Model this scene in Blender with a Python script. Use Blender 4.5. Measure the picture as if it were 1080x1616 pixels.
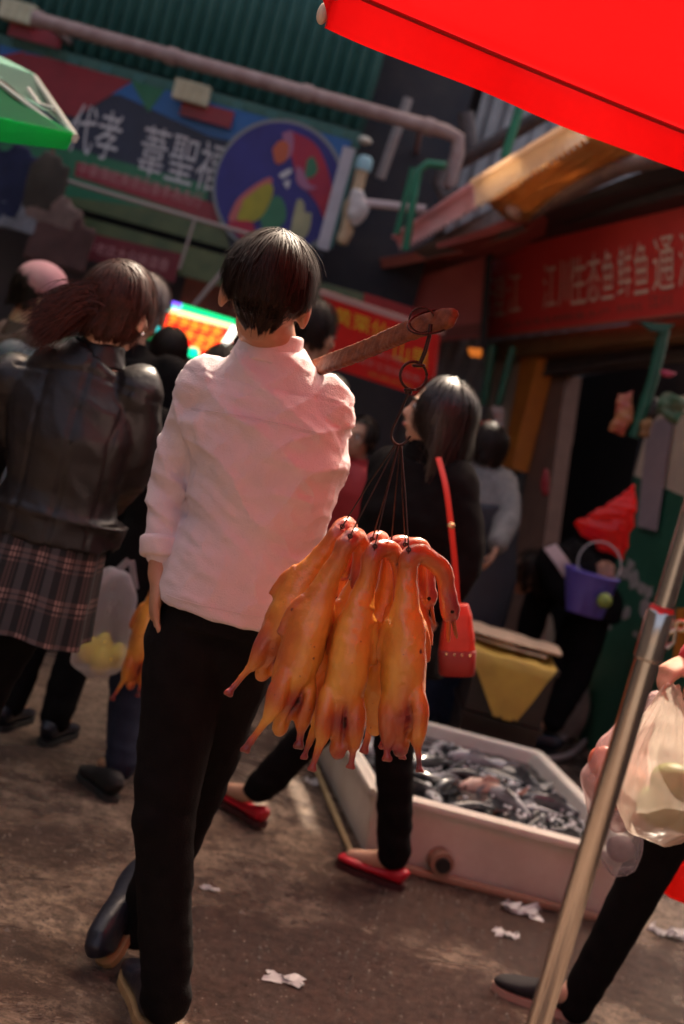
import bpy, bmesh, math, random
import numpy as np
from mathutils import Vector, Matrix, noise
for o in list(bpy.data.objects): bpy.data.objects.remove(o)
sc = bpy.context.scene
COL = sc.collection
rad = math.radians

# ---------------------------------------------------------------- camera
ROLL, PITCH, FPX, CZ = rad(15.3), rad(5.5), 2244.0, 1.55
_ca, _sa, _cp, _sp = math.cos(ROLL), math.sin(ROLL), math.cos(PITCH), math.sin(PITCH)
fwd = Vector((0, _cp, -_sp)); up0 = Vector((0, _sp, _cp)); rt0 = Vector((1, 0, 0))
right = rt0 * _ca + up0 * _sa
up = -rt0 * _sa + up0 * _ca
cam_d = bpy.data.cameras.new("camera"); cam = bpy.data.objects.new("camera", cam_d); COL.objects.link(cam)
m = Matrix((right, up, -fwd)).transposed().to_4x4(); m.translation = Vector((0, 0, CZ)); cam.matrix_world = m
cam_d.sensor_fit = 'AUTO'; cam_d.sensor_width = 36; cam_d.lens = 50
cam_d.clip_start = 0.05; cam_d.clip_end = 500
cam_d.dof.use_dof = True; cam_d.dof.focus_distance = 2.72; cam_d.dof.aperture_fstop = 2.8
cam_d.dof.aperture_blades = 0
sc.camera = cam
# ---------------------------------------------------------------- light
SUN_EL, SUN_AZ = rad(52), rad(8)            # azimuth from +Y towards +X
w = bpy.data.worlds.new("World"); sc.world = w; w.use_nodes = True
wn = w.node_tree.nodes; wl = w.node_tree.links
bg = wn['Background']; sky = wn.new('ShaderNodeTexSky'); sky.sky_type = 'NISHITA'; sky.sun_disc = False
sky.sun_elevation = SUN_EL; sky.sun_rotation = SUN_AZ; sky.air_density = 0.7; sky.dust_density = 8.0; sky.ozone_density = 0.3
tint = wn.new('ShaderNodeMix'); tint.data_type = 'RGBA'; tint.blend_type = 'MULTIPLY'; tint.inputs[0].default_value = 1.0
tint.inputs[7].default_value = (1.14, 0.97, 0.82, 1)          # warm smoggy air
wl.new(sky.outputs[0], tint.inputs[6]); wl.new(tint.outputs[2], bg.inputs[0]); bg.inputs[1].default_value = 0.15
sd = bpy.data.lights.new("sun", 'SUN'); sun = bpy.data.objects.new("sun", sd); COL.objects.link(sun)
sd.energy = 4.2; sd.angle = rad(0.6); sd.color = (1.0, 0.84, 0.66)
sdir = Vector((math.sin(SUN_AZ) * math.cos(SUN_EL), math.cos(SUN_AZ) * math.cos(SUN_EL), math.sin(SUN_EL)))
sun.rotation_euler = sdir.to_track_quat('Z', 'Y').to_euler()
sc.view_settings.view_transform = 'Standard'; sc.view_settings.look = 'None'
sc.view_settings.gamma = 1; sc.view_settings.use_curve_mapping = False
sc.view_settings.exposure = 1.5
try:
    sc.cycles.max_bounces = 8; sc.cycles.transparent_max_bounces = 16; sc.cycles.use_denoising = True
    sc.cycles.sample_clamp_indirect = 6
except Exception: pass

# ---------------------------------------------------------------- pixel of the photograph -> point in the place
def ray(px, py):
    dx = px - 540.0; du = 808.0 - py
    return (right * dx + up * du + fwd * FPX)
def P(px, py, Y):
    r = ray(px, py); return r * (Y / r.y) + Vector((0, 0, CZ))
def G(px, py, z=0.0):
    r = ray(px, py); return r * ((z - CZ) / r.z) + Vector((0, 0, CZ))
def onpl(px, py, p0, n):
    r = ray(px, py); c = Vector((0, 0, CZ)); return c + r * ((Vector(p0) - c).dot(n) / r.dot(n))
def V(*a): return Vector(a)
def nz(p, s=1.0, o=0.0): return noise.noise(Vector((p[0] * s + o, p[1] * s + o * 1.7, p[2] * s - o)))

# ---------------------------------------------------------------- materials
_M = {}
def mat(name, c1, c2=None, rough=0.6, metal=0.0, scale=8.0, bump=0.0, bscale=60.0, sss=0.0, spec=0.5,
        coat=0.0, trans=0.0, transl=None, rvar=0.0, emit=None, estr=0.0, alpha=None, stretch=None, sheen=0.0, detail=6, wrinkle=0.0, wscale=8.0):
    if name in _M: return _M[name]
    M = bpy.data.materials.new(name); M.use_nodes = True; n = M.node_tree.nodes; l = M.node_tree.links
    b = n['Principled BSDF']; out = n['Material Output']
    c1 = (*c1, 1)
    tc = n.new('ShaderNodeTexCoord'); mp = n.new('ShaderNodeMapping'); l.new(tc.outputs['Object'], mp.inputs[0])
    if stretch: mp.inputs['Scale'].default_value = stretch
    b.inputs['Base Color'].default_value = c1
    col_out = None
    if c2 is not None:
        c2 = (*c2, 1)
        t = n.new('ShaderNodeTexNoise'); t.inputs['Scale'].default_value = scale; t.inputs['Detail'].default_value = detail
        t.inputs['Roughness'].default_value = 0.62
        l.new(mp.outputs[0], t.inputs[0])
        r = n.new('ShaderNodeValToRGB'); r.color_ramp.elements[0].position = 0.36; r.color_ramp.elements[1].position = 0.66
        r.color_ramp.elements[0].color = c1; r.color_ramp.elements[1].color = c2
        l.new(t.outputs['Fac'], r.inputs[0]); l.new(r.outputs[0], b.inputs['Base Color']); col_out = r.outputs[0]
        if rvar:
            mr = n.new('ShaderNodeMapRange'); mr.inputs['To Min'].default_value = max(0.03, rough - rvar); mr.inputs['To Max'].default_value = min(1, rough + rvar)
            l.new(t.outputs['Fac'], mr.inputs[0]); l.new(mr.outputs[0], b.inputs['Roughness'])
    b.inputs['Roughness'].default_value = rough; b.inputs['Metallic'].default_value = metal
    b.inputs['Specular IOR Level'].default_value = spec
    if coat: b.inputs['Coat Weight'].default_value = coat; b.inputs['Coat Roughness'].default_value = 0.2
    if sss:
        b.inputs['Subsurface Weight'].default_value = sss; b.inputs['Subsurface Radius'].default_value = (0.012, 0.005, 0.002); b.inputs['Subsurface Scale'].default_value = 1.0
    if sheen: b.inputs['Sheen Weight'].default_value = sheen
    if trans: b.inputs['Transmission Weight'].default_value = trans
    if wrinkle:
        t3 = n.new('ShaderNodeTexNoise'); t3.noise_type = 'RIDGED_MULTIFRACTAL'; t3.inputs['Scale'].default_value = wscale; t3.inputs['Detail'].default_value = 3; t3.inputs['Distortion'].default_value = .6
        mp3 = n.new('ShaderNodeMapping'); mp3.inputs['Rotation'].default_value = (0, .45, 0); mp3.inputs['Scale'].default_value = (.55, .8, 1.5); l.new(tc.outputs['Object'], mp3.inputs[0]); l.new(mp3.outputs[0], t3.inputs[0])
        bw = n.new('ShaderNodeBump'); bw.inputs['Strength'].default_value = wrinkle; bw.inputs['Distance'].default_value = .006; l.new(t3.outputs['Fac'], bw.inputs['Height']); l.new(bw.outputs[0], b.inputs['Normal'])
    if bump:
        t2 = n.new('ShaderNodeTexNoise'); t2.inputs['Scale'].default_value = bscale; t2.inputs['Detail'].default_value = 5
        l.new(mp.outputs[0], t2.inputs[0])
        bp = n.new('ShaderNodeBump'); bp.inputs['Strength'].default_value = min(1, bump); bp.inputs['Distance'].default_value = 0.01
        l.new(t2.outputs['Fac'], bp.inputs['Height']); l.new(bp.outputs[0], b.inputs['Normal'])
        if wrinkle: l.new(bw.outputs[0], bp.inputs['Normal'])
    if emit: b.inputs['Emission Color'].default_value = (*emit, 1); b.inputs['Emission Strength'].default_value = estr
    surf = b.outputs[0]
    if transl:                                  # (colour, fraction) light coming through cloth or film
        tr = n.new('ShaderNodeBsdfTranslucent'); tr.inputs[0].default_value = (*transl[0], 1)
        mx = n.new('ShaderNodeMixShader'); mx.inputs[0].default_value = transl[1]
        l.new(surf, mx.inputs[1]); l.new(tr.outputs[0], mx.inputs[2]); surf = mx.outputs[0]
    if alpha is not None:                       # clear film: part of the light passes straight
        tp = n.new('ShaderNodeBsdfTransparent'); tp.inputs[0].default_value = (1, 1, 1, 1)
        lw = n.new('ShaderNodeLayerWeight'); lw.inputs[0].default_value = 0.35
        mr = n.new('ShaderNodeMapRange'); mr.inputs['To Min'].default_value = alpha; mr.inputs['To Max'].default_value = min(1, alpha + 0.45)
        l.new(lw.outputs['Facing'], mr.inputs[0])
        mx = n.new('ShaderNodeMixShader'); l.new(mr.outputs[0], mx.inputs[0])
        l.new(tp.outputs[0], mx.inputs[1]); l.new(surf, mx.inputs[2]); surf = mx.outputs[0]
    l.new(surf, out.inputs[0])
    _M[name] = M; return M

# ---------------------------------------------------------------- objects
def thing(name, label, cat, loc, group=None):
    o = bpy.data.objects.new(name, None); COL.objects.link(o); o.location = loc; o.empty_display_size = 0.1
    o['label'] = label; o['category'] = cat
    if group: o['group'] = group
    return o
def tag(o, label, cat, group=None):
    o['label'] = label; o['category'] = cat
    if group: o['group'] = group
    return o
def wloc(o):
    v = Vector((0, 0, 0))
    while o is not None: v += o.location; o = o.parent
    return v
def mesh(name, verts, faces, material, parent=None, smooth=True, auto=None, org=None):
    """verts in world coordinates; the object's origin sits at org (or at the parent's)."""
    base = wloc(parent) if parent is not None else (Vector(org) if org is not None else Vector((0, 0, 0)))
    v = np.asarray([tuple(x) for x in verts], dtype=float) if not isinstance(verts, np.ndarray) else verts
    v = v - np.array(base)
    me = bpy.data.meshes.new(name); me.from_pydata(v.tolist(), [], faces if isinstance(faces, list) else faces.tolist())
    me.materials.append(material)
    if smooth:
        me.polygons.foreach_set('use_smooth', [True] * len(me.polygons))
        if auto:
            try: me.set_sharp_from_angle(angle=rad(auto))
            except Exception: pass
    me.update()
    o = bpy.data.objects.new(name, me); COL.objects.link(o)
    if parent is not None: o.parent = parent
    else: o.location = base
    return o

class B:
    """collects closed shapes (world coordinates)"""
    def __init__(s): s.v = []; s.f = []
    def add(s, vs, fs):
        k = len(s.v); s.v.extend([Vector(x) for x in vs]); s.f.extend([tuple(i + k for i in f) for f in fs]); return s
    def tube(s, C, A, Bb=None, lat=(1, 0, 0), n=16, pw=2.0, closed=True):
        Bb = Bb or A; C = [Vector(c) for c in C]; vs = []; fs = []; m = len(C)
        lat = Vector(lat); prev = None
        for i, c in enumerate(C):
            t = (C[min(i + 1, m - 1)] - C[max(i - 1, 0)])
            t = t.normalized() if t.length > 1e-9 else Vector((0, 0, 1))
            L = prev if prev is not None else lat
            L = L - t * L.dot(t)
            if L.length < 1e-4: L = t.orthogonal()
            L.normalize(); prev = L
            D = t.cross(L)
            for k in range(n):
                a = 2 * math.pi * k / n; x, y = math.cos(a), math.sin(a)
                if pw != 2.0: x = math.copysign(abs(x) ** (2 / pw), x); y = math.copysign(abs(y) ** (2 / pw), y)
                vs.append(c + L * (A[i] * x) + D * (Bb[i] * y))
        for i in range(m - 1):
            for k in range(n):
                k2 = (k + 1) % n; fs.append((i * n + k, i * n + k2, (i + 1) * n + k2, (i + 1) * n + k))
        if closed:
            vs.append(C[0]); vs.append(C[-1]); a, b = len(vs) - 2, len(vs) - 1
            for k in range(n):
                k2 = (k + 1) % n; fs.append((a, k2, k)); fs.append((b, (m - 1) * n + k, (m - 1) * n + k2))
        return s.add(vs, fs)
    def ell(s, c, r, ax=None, nu=16, nv=10):
        c = Vector(c); r = (r, r, r) if isinstance(r, (int, float)) else r
        X, Y, Z = ax if ax else (V(1, 0, 0), V(0, 1, 0), V(0, 0, 1))
        vs = []; fs = []
        for j in range(1, nv):
            ph = math.pi * j / nv
            for i in range(nu):
                th = 2 * math.pi * i / nu
                vs.append(c + X * (r[0] * math.sin(ph) * math.cos(th)) + Y * (r[1] * math.sin(ph) * math.sin(th)) + Z * (r[2] * math.cos(ph)))
        vs.append(c + Z * r[2]); vs.append(c - Z * r[2]); t, b = len(vs) - 2, len(vs) - 1
        for j in range(nv - 2):
            for i in range(nu):
                i2 = (i + 1) % nu; fs.append((j * nu + i, (j + 1) * nu + i, (j + 1) * nu + i2, j * nu + i2))
        for i in range(nu):
            i2 = (i + 1) % nu; fs.append((t, i, i2)); fs.append((b, (nv - 2) * nu + i2, (nv - 2) * nu + i))
        return s.add(vs, fs)
    def limb(s, pts, rs, lat=(1, 0, 0), n=14, sub=5):
        pts = [Vector(p) for p in pts]; C = []; R = []
        for i in range(len(pts) - 1):
            for k in range(sub):
                t = k / sub; C.append(pts[i].lerp(pts[i + 1], t)); R.append(rs[i] * (1 - t) + rs[i + 1] * t)
        C.append(pts[-1]); R.append(rs[-1])
        # round the bends
        for _ in range(2):
            C2 = list(C); R2 = list(R)
            for i in range(1, len(C) - 1): C2[i] = (C[i - 1] + C[i] * 2 + C[i + 1]) / 4
            C = C2
        s.tube(C, R, lat=lat, n=n); s.ell(C[0], R[0], nu=12, nv=8); s.ell(C[-1], R[-1], nu=12, nv=8); return s
    def box(s, c, h, ax=None):
        c = Vector(c); X, Y, Z = ax if ax else (V(1, 0, 0), V(0, 1, 0), V(0, 0, 1))
        vs = [c + X * (h[0] * a) + Y * (h[1] * b) + Z * (h[2] * d) for a in (-1, 1) for b in (-1, 1) for d in (-1, 1)]
        return s.add(vs, [(0, 1, 3, 2), (4, 6, 7, 5), (0, 4, 5, 1), (2, 3, 7, 6), (0, 2, 6, 4), (1, 5, 7, 3)])
    def prism(s, pts, d):
        pts = [Vector(p) for p in pts]; d = Vector(d); n = len(pts)
        vs = pts + [p + d for p in pts]
        return s.add(vs, [tuple(range(n)), tuple(reversed(range(n, 2 * n)))] + [(i, i + n, (i + 1) % n + n, (i + 1) % n) for i in range(n)])
    def obj(s, name, material, parent=None, smooth=False, auto=None, org=None):
        return mesh(name, s.v, s.f, material, parent, smooth or bool(auto), auto, org)
    def fuse(s, voxel=0.01, it=4, fn=None):
        me = bpy.data.meshes.new('t'); me.from_pydata(s.v, [], s.f); me.update()
        o = bpy.data.objects.new('t', me); COL.objects.link(o)
        md = o.modifiers.new('r', 'REMESH'); md.mode = 'VOXEL'; md.voxel_size = voxel
        if it: sm = o.modifiers.new('s', 'SMOOTH'); sm.factor = 0.5; sm.iterations = it
        dg = bpy.context.evaluated_depsgraph_get(); ev = o.evaluated_get(dg); m2 = ev.to_mesh()
        n = len(m2.vertices); co = np.empty(n * 3); m2.vertices.foreach_get('co', co); co = co.reshape(-1, 3)
        no = np.empty(n * 3); m2.vertices.foreach_get('normal', no); no = no.reshape(-1, 3)
        fs = [tuple(p.vertices) for p in m2.polygons]
        ev.to_mesh_clear(); bpy.data.objects.remove(o); bpy.data.meshes.remove(me)
        if fn is not None:
            d = np.array([fn(c, q) for c, q in zip(co, no)]); co = co + no * d[:, None]
        return co, fs
    def fused(s, name, material, parent=None, voxel=0.01, it=4, fn=None, org=None):
        co, fs = s.fuse(voxel, it, fn); return mesh(name, co, fs, material, parent, True, None, org)

def bez(p0, p1, p2, n=12):
    return [Vector(p0) * (1 - t) ** 2 + Vector(p1) * 2 * t * (1 - t) + Vector(p2) * t * t for t in [i / n for i in range(n + 1)]]
def spl(pts, n=6):
    pts = [Vector(p) for p in pts]; q = [pts[0] * 2 - pts[1]] + pts + [pts[-1] * 2 - pts[-2]]; out = []
    for i in range(1, len(q) - 2):
        for k in range(n):
            t = k / n; a, b, c, d = q[i - 1], q[i], q[i + 1], q[i + 2]
            out.append(0.5 * ((2 * b) + (c - a) * t + (2 * a - 5 * b + 4 * c - d) * t * t + (3 * b - a - 3 * c + d) * t ** 3))
    out.append(pts[-1]); return out
def lerpl(xs, ys, x): return float(np.interp(x, xs, ys))
def rod(name, pts, r, material, parent=None, n=10, org=None):
    b = B(); b.tube(pts, [r] * len(pts), n=n); return b.obj(name, material, parent, True, 40, org)
def ribbon(name, pts, wdt, lat, th, material, parent=None):
    b = B(); b.tube(pts, [wdt / 2] * len(pts), [th / 2] * len(pts), lat=lat, n=10, pw=5); return b.obj(name, material, parent, True, 50)

# flat writing mapped on a quad (corners: top left, top right, bottom right, bottom left)
def glyphs(txt):
    c = bpy.data.curves.new('t', 'FONT'); c.body = txt; c.resolution_u = 3
    o = bpy.data.objects.new('t', c); COL.objects.link(o)
    dg = bpy.context.evaluated_depsgraph_get(); e = o.evaluated_get(dg); m2 = e.to_mesh()
    v = np.array([tuple(x.co) for x in m2.vertices]); f = [tuple(p.vertices) for p in m2.polygons]
    e.to_mesh_clear(); bpy.data.objects.remove(o); bpy.data.curves.remove(c); return v, f
def writing(name, txt, q, material, parent, off=0.004, thick=0.0):
    v, f = glyphs(txt)
    if len(v) == 0: return None
    lo, hi = v.min(0), v.max(0); u = (v[:, 0] - lo[0]) / max(hi[0] - lo[0], 1e-6); t = (v[:, 1] - lo[1]) / max(hi[1] - lo[1], 1e-6)
    q = [np.array(p) for p in q]
    nrm = np.cross(q[1] - q[0], q[3] - q[0]); nrm /= np.linalg.norm(nrm)
    if nrm.dot(np.array([0, 0, CZ]) - q[0]) < 0: nrm = -nrm
    top = q[0][None] * (1 - u[:, None]) + q[1][None] * u[:, None]; bot = q[3][None] * (1 - u[:, None]) + q[2][None] * u[:, None]
    w3 = bot * (1 - t[:, None]) + top * t[:, None] + nrm * off
    return mesh(name, w3, f, material, parent, False)
def qsub(q, u0, v0, u1, v1):
    """sub-quad of a quad (u right, v down)"""
    def at(u, v): return (Vector(q[0]) * (1 - u) + Vector(q[1]) * u) * (1 - v) + (Vector(q[3]) * (1 - u) + Vector(q[2]) * u) * v
    return [at(u0, v0), at(u1, v0), at(u1, v1), at(u0, v1)]
def qn(q):
    n = (Vector(q[1]) - Vector(q[0])).cross(Vector(q[3]) - Vector(q[0])).normalized()
    if n.dot(Vector((0, 0, CZ)) - Vector(q[0])) < 0: n = -n
    return n
def board(name, q, th, material, parent=None, org=None, off=0.0):
    n = qn(q); b = B(); b.prism([Vector(p) + n * off for p in q], -n * th); return b.obj(name, material, parent, False, None, org)
def printed(name, q, poly, material, parent, off=0.003, th=0.002):
    """flat printed shape: polygon in 0..1 coordinates of the quad (v down)"""
    n = qn(q); pts = []
    for u, v in poly: pts.append(qsub(q, u, v, u, v)[0] + n * (off + th))
    b = B(); b.prism(pts, -n * th); return b.obj(name, material, parent)
def circ(cx, cy, rx, ry, n=20, a0=0, a1=360):
    return [(cx + rx * math.cos(rad(a0 + (a1 - a0) * i / n)), cy + ry * math.sin(rad(a0 + (a1 - a0) * i / n))) for i in range(n)]
# ---------------------------------------------------------------- materials of the people
skin = mat('skin', (.50, .27, .17), (.42, .20, .12), rough=.5, scale=14, bump=.08, bscale=180, sss=.15)
skin2 = mat('skin_pale', (.62, .38, .27), (.55, .30, .20), rough=.45, scale=14, bump=.06, bscale=180, sss=.15)
hair_m = mat('black_hair', (.012, .007, .005), (.024, .012, .008), rough=.5, scale=90, spec=.16)
hair_r = mat('red_brown_hair', (.028, .009, .006), (.07, .018, .011), rough=.5, scale=60, spec=.2)
hair_g = mat('grey_brown_hair', (.10, .07, .06), (.17, .13, .12), rough=.4, scale=60)
black_cloth = mat('black_cloth', (.0055, .0045, .005), (.009, .0075, .008), rough=.9, scale=20, bump=.25, bscale=220, spec=.10)
navy_cloth = mat('navy_denim', (.012, .016, .035), (.02, .026, .05), rough=.85, scale=30, bump=.25, bscale=260, spec=.25)
sole_tan = mat('tan_sole', (.45, .27, .12), (.35, .2, .09), rough=.6, scale=30)
black_lea = mat('black_shoe_leather', (.010, .011, .018), (.016, .018, .03), rough=.38, scale=12, bump=.15, bscale=60)
eye_m = mat('eye_white', (.7, .68, .64), rough=.15); lip_m = mat('lips', (.42, .12, .10), rough=.4)

# ---------------------------------------------------------------- hair
def strands(name, c, R, yaw, material, parent, n=2600, length=.12, seg=7, wdt=.0028, seed=1, back=.0, spread=.12, hang=0.0,
            face=.25, short=False, clump=.55, low=-.35, sway=(0, 0, 0), crown=(0, -.35, 1), curl=0.0):
    rs = np.random.RandomState(seed); c = np.array(c); R = np.array(R, float)
    cy, sy = math.cos(yaw), math.sin(yaw); rot = np.array([[cy, -sy, 0], [sy, cy, 0], [0, 0, 1]])
    d = rs.normal(size=(n * 4, 3)); d /= np.linalg.norm(d, axis=1)[:, None]
    keep = (d[:, 2] > low) & ~((d[:, 1] > face) & (d[:, 2] < .42))
    if short: keep &= (d[:, 2] > -.08) | ((d[:, 1] < -.35) & (np.abs(d[:, 0]) < .62))
    d = d[keep][:n]; n = len(d)
    cr = np.array(crown, float); cr /= np.linalg.norm(cr)
    lay = .96 + rs.rand(n) * spread; p = d * lay[:, None]; pts = [p.copy()]
    ln = length * (.7 + .5 * rs.rand(n)) * (1 if hang else np.clip(.42 + .62 * (d[:, 2] + .5), .3, 1.2)); jit = rs.normal(size=(n, 3)) * .18
    ph = rs.rand(n) * 6.28
    for k in range(seg):
        u = p / np.linalg.norm(p, axis=1)[:, None]
        away = u - cr; g = np.array([0, 0, -1.0]); wgt = np.clip(1 - k / 3, 0, 1) * np.clip(u[:, 2], 0, 1)
        t = away * (wgt[:, None] * 1.4) + g + jit * max(.2, 1 - k / 5) + np.array(sway) * (k / seg)
        if curl: t = t + curl * np.stack([np.sin(ph + k * 1.3), np.cos(ph + k * 1.3), 0 * ph], 1)
        rr = np.linalg.norm(p, axis=1)
        tn = t - u * (t * u).sum(1)[:, None]
        free = (p[:, 2] < -.25)
        tt = np.where(free[:, None], t, tn); tt /= np.linalg.norm(tt, axis=1)[:, None] + 1e-9
        p = p + tt * (ln / seg)[:, None] / R
        rr = np.linalg.norm(p[:, :], axis=1); push = rr < lay
        low_n = p[:, 2] < -.9
        f = np.where(push & ~low_n, lay / rr, 1.0); p = p * f[:, None]
        if hang: p[:, 1] = np.where(low_n, np.minimum(p[:, 1], .05), p[:, 1]); p[:, 0] = np.where(low_n, p[:, 0] * (1 + .012 * rs.normal(size=n)), p[:, 0])
        else: p[:, :2] = np.where(low_n[:, None], p[:, :2] * .95, p[:, :2])
        if short: p[:, :2] = np.where((p[:, 2] < -.40)[:, None], p[:, :2] * .90, p[:, :2])
        pts.append(p.copy())
    pts = np.array(pts)                              # seg+1,n,3
    if clump:
        K = max(20, n // 28); gi = rs.choice(n, K, replace=False); gd = d[gi]; near = np.argmax(d @ gd.T, axis=1)
        bias = rs.normal(size=(K, 3)) * (.16 if hang else .10); bias[:, 2] *= .5
        for k in range(seg + 1):
            s_ = k / seg; G_ = pts[k][gi] + bias * s_ ** 1.3; wk = clump * s_ * (.7 + .5 * rs.rand(n)); wk = np.clip(wk, 0, .95)[:, None]
            pts[k] = pts[k] * (1 - wk) + G_[near] * wk
    fly = rs.rand(n) < .02; pts[:, fly] *= 1 + .12 * np.linspace(0, 1, seg + 1)[:, None, None]
    inface = ((pts[:, :, 1] > face + .10) & (pts[:, :, 2] < .36) & (pts[:, :, 2] > -1.1) & (np.abs(pts[:, :, 0]) < .86)).any(0)
    pts = pts[:, ~inface]; n = pts.shape[1]
    W = (pts * R) @ rot.T + c
    tan = np.gradient(W, axis=0); cen = c; outw = W - cen
    side = np.cross(tan, outw); side /= np.linalg.norm(side, axis=2)[:, :, None] + 1e-9
    tp = np.linspace(1, .25, seg + 1)[:, None, None] * wdt * (.7 + .6 * rs.rand(n))[None, :, None]
    Lf, Rt = W - side * tp / 2, W + side * tp / 2
    vs = np.concatenate([Lf.transpose(1, 0, 2), Rt.transpose(1, 0, 2)], axis=1).reshape(-1, 3)   # per strand: seg+1 left, seg+1 right
    s1 = seg + 1; base = np.arange(n) * (2 * s1); F = []
    for k in range(seg):
        F.append(np.stack([base + k, base + k + 1, base + s1 + k + 1, base + s1 + k], 1))
    F = np.concatenate(F).tolist()
    capb = B(); ax = (Vector(rot @ [1, 0, 0]), Vector(rot @ [0, 1, 0]), V(0, 0, 1))
    capb.ell(Vector(c), tuple(R * .94), ax, 24, 14)
    # cut the face out of the cap
    cv = np.array([tuple(x) for x in capb.v]); loc = (cv - c) @ rot / R
    bad = (loc[:, 1] > face + .12) & (loc[:, 2] < .5) | (loc[:, 2] < -.72)
    if short: bad |= (loc[:, 2] < -.30) & ((loc[:, 1] > -.3) | (np.abs(loc[:, 0]) > .6))
    cf = [f for f in capb.f if not any(bad[i] for i in f)]
    off = len(vs); vs = np.concatenate([vs, cv]); F += [list(i + off for i in f) for f in cf]
    return mesh(name, vs, F, material, parent, True)

# ---------------------------------------------------------------- hands, shoes
def hand(b, wr, dr, nrm, side, curl=.9, s=1.0, fr=.0085):
    """wrist, direction of the fingers, palm normal (curls towards it), side=+1/-1 thumb side"""
    dr = Vector(dr).normalized(); nrm = Vector(nrm); nrm = (nrm - dr * nrm.dot(dr)).normalized(); lt = dr.cross(nrm) * side
    wr = Vector(wr); pc = wr + dr * .048 * s
    b.tube([wr - dr * .01, wr + dr * .02 * s, wr + dr * .05 * s, wr + dr * .085 * s], [.026 * s, .034 * s, .041 * s, .038 * s], [.018 * s, .016 * s, .014 * s, .011 * s], lat=lt, n=14)
    for i, (o, L) in enumerate(((.030, .072), (.010, .080), (-.010, .075), (-.029, .058))):
        p = wr + dr * (.078 * s) + lt * (o * s); a = 0; pts = [p - dr * .02]; rr = [fr * s]
        for k, fl in enumerate((.45, .33, .24)):
            a += curl * (.75 + .12 * i) * (.8 if k else .55)
            p = p + (dr * math.cos(a) + nrm * math.sin(a)) * (L * fl * s); pts.append(p); rr.append(fr * s * (1 - .1 * (k + 1)))
        b.limb(pts, rr, n=8, sub=2)
    p = wr + dr * .02 * s + lt * .024 * s; a1 = lt * .7 + dr * .6 + nrm * .3; q = p + a1.normalized() * .038 * s
    a2 = dr * .8 + nrm * (.3 + .5 * curl) - lt * .1; r = q + a2.normalized() * .032 * s; a3 = dr * .4 + nrm * (.3 + .7 * curl) - lt * .4
    b.limb([p, q, r, r + a3.normalized() * .022 * s], [.013 * s, .0115 * s, .010 * s, .008 * s], n=8, sub=2)
def shoe(parent, heel, dr, upv=(0, 0, 1), L=.27, w=.095, hgt=.09, material=None, sole=None, low=False, name='shoe'):
    dr = Vector(dr).normalized(); upv = Vector(upv); upv = (upv - dr * upv.dot(dr)).normalized(); lt = dr.cross(upv); heel = Vector(heel)
    ts = [0, .04, .12, .25, .4, .55, .7, .82, .92, .98, 1.0]
    ws = [.45, .62, .70, .70, .70, .82, 1.0, .98, .80, .55, .25]
    hs = [.7, .92, 1.0, .95, .82, .62, .50, .42, .34, .26, .15] if not low else [.62, .72, .70, .50, .42, .40, .42, .40, .33, .26, .15]
    b = B(); C = []; A = []; D = []
    for t, a, h in zip(ts, ws, hs):
        hh = h * hgt / 2; C.append(heel + dr * (L * t) + upv * (.016 + hh)); A.append(a * w / 2); D.append(hh)
    b.tube(C, A, D, lat=lt, n=18, pw=2.5)
    up_o = b.fused(name, material, parent, voxel=.006, it=3)
    s = B(); n = 24; pts = []
    for k in range(n):
        a = 2 * math.pi * k / n; t = .5 - .5 * math.cos(a) ; side = 1 if math.sin(a) >= 0 else -1
        tt = .5 - .5 * math.cos(a); ww = lerpl(ts, ws, tt) * w / 2 * 1.10 * (abs(math.sin(a)) ** .25 if abs(math.sin(a)) > 1e-6 else 0)
        pts.append(heel + dr * (L * (-.02 + 1.04 * tt)) + lt * (side * ww))
    s.prism([p + upv * .019 for p in pts], -upv * .019)
    s.obj('sole', sole or sole_tan, up_o)
    return up_o

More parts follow.
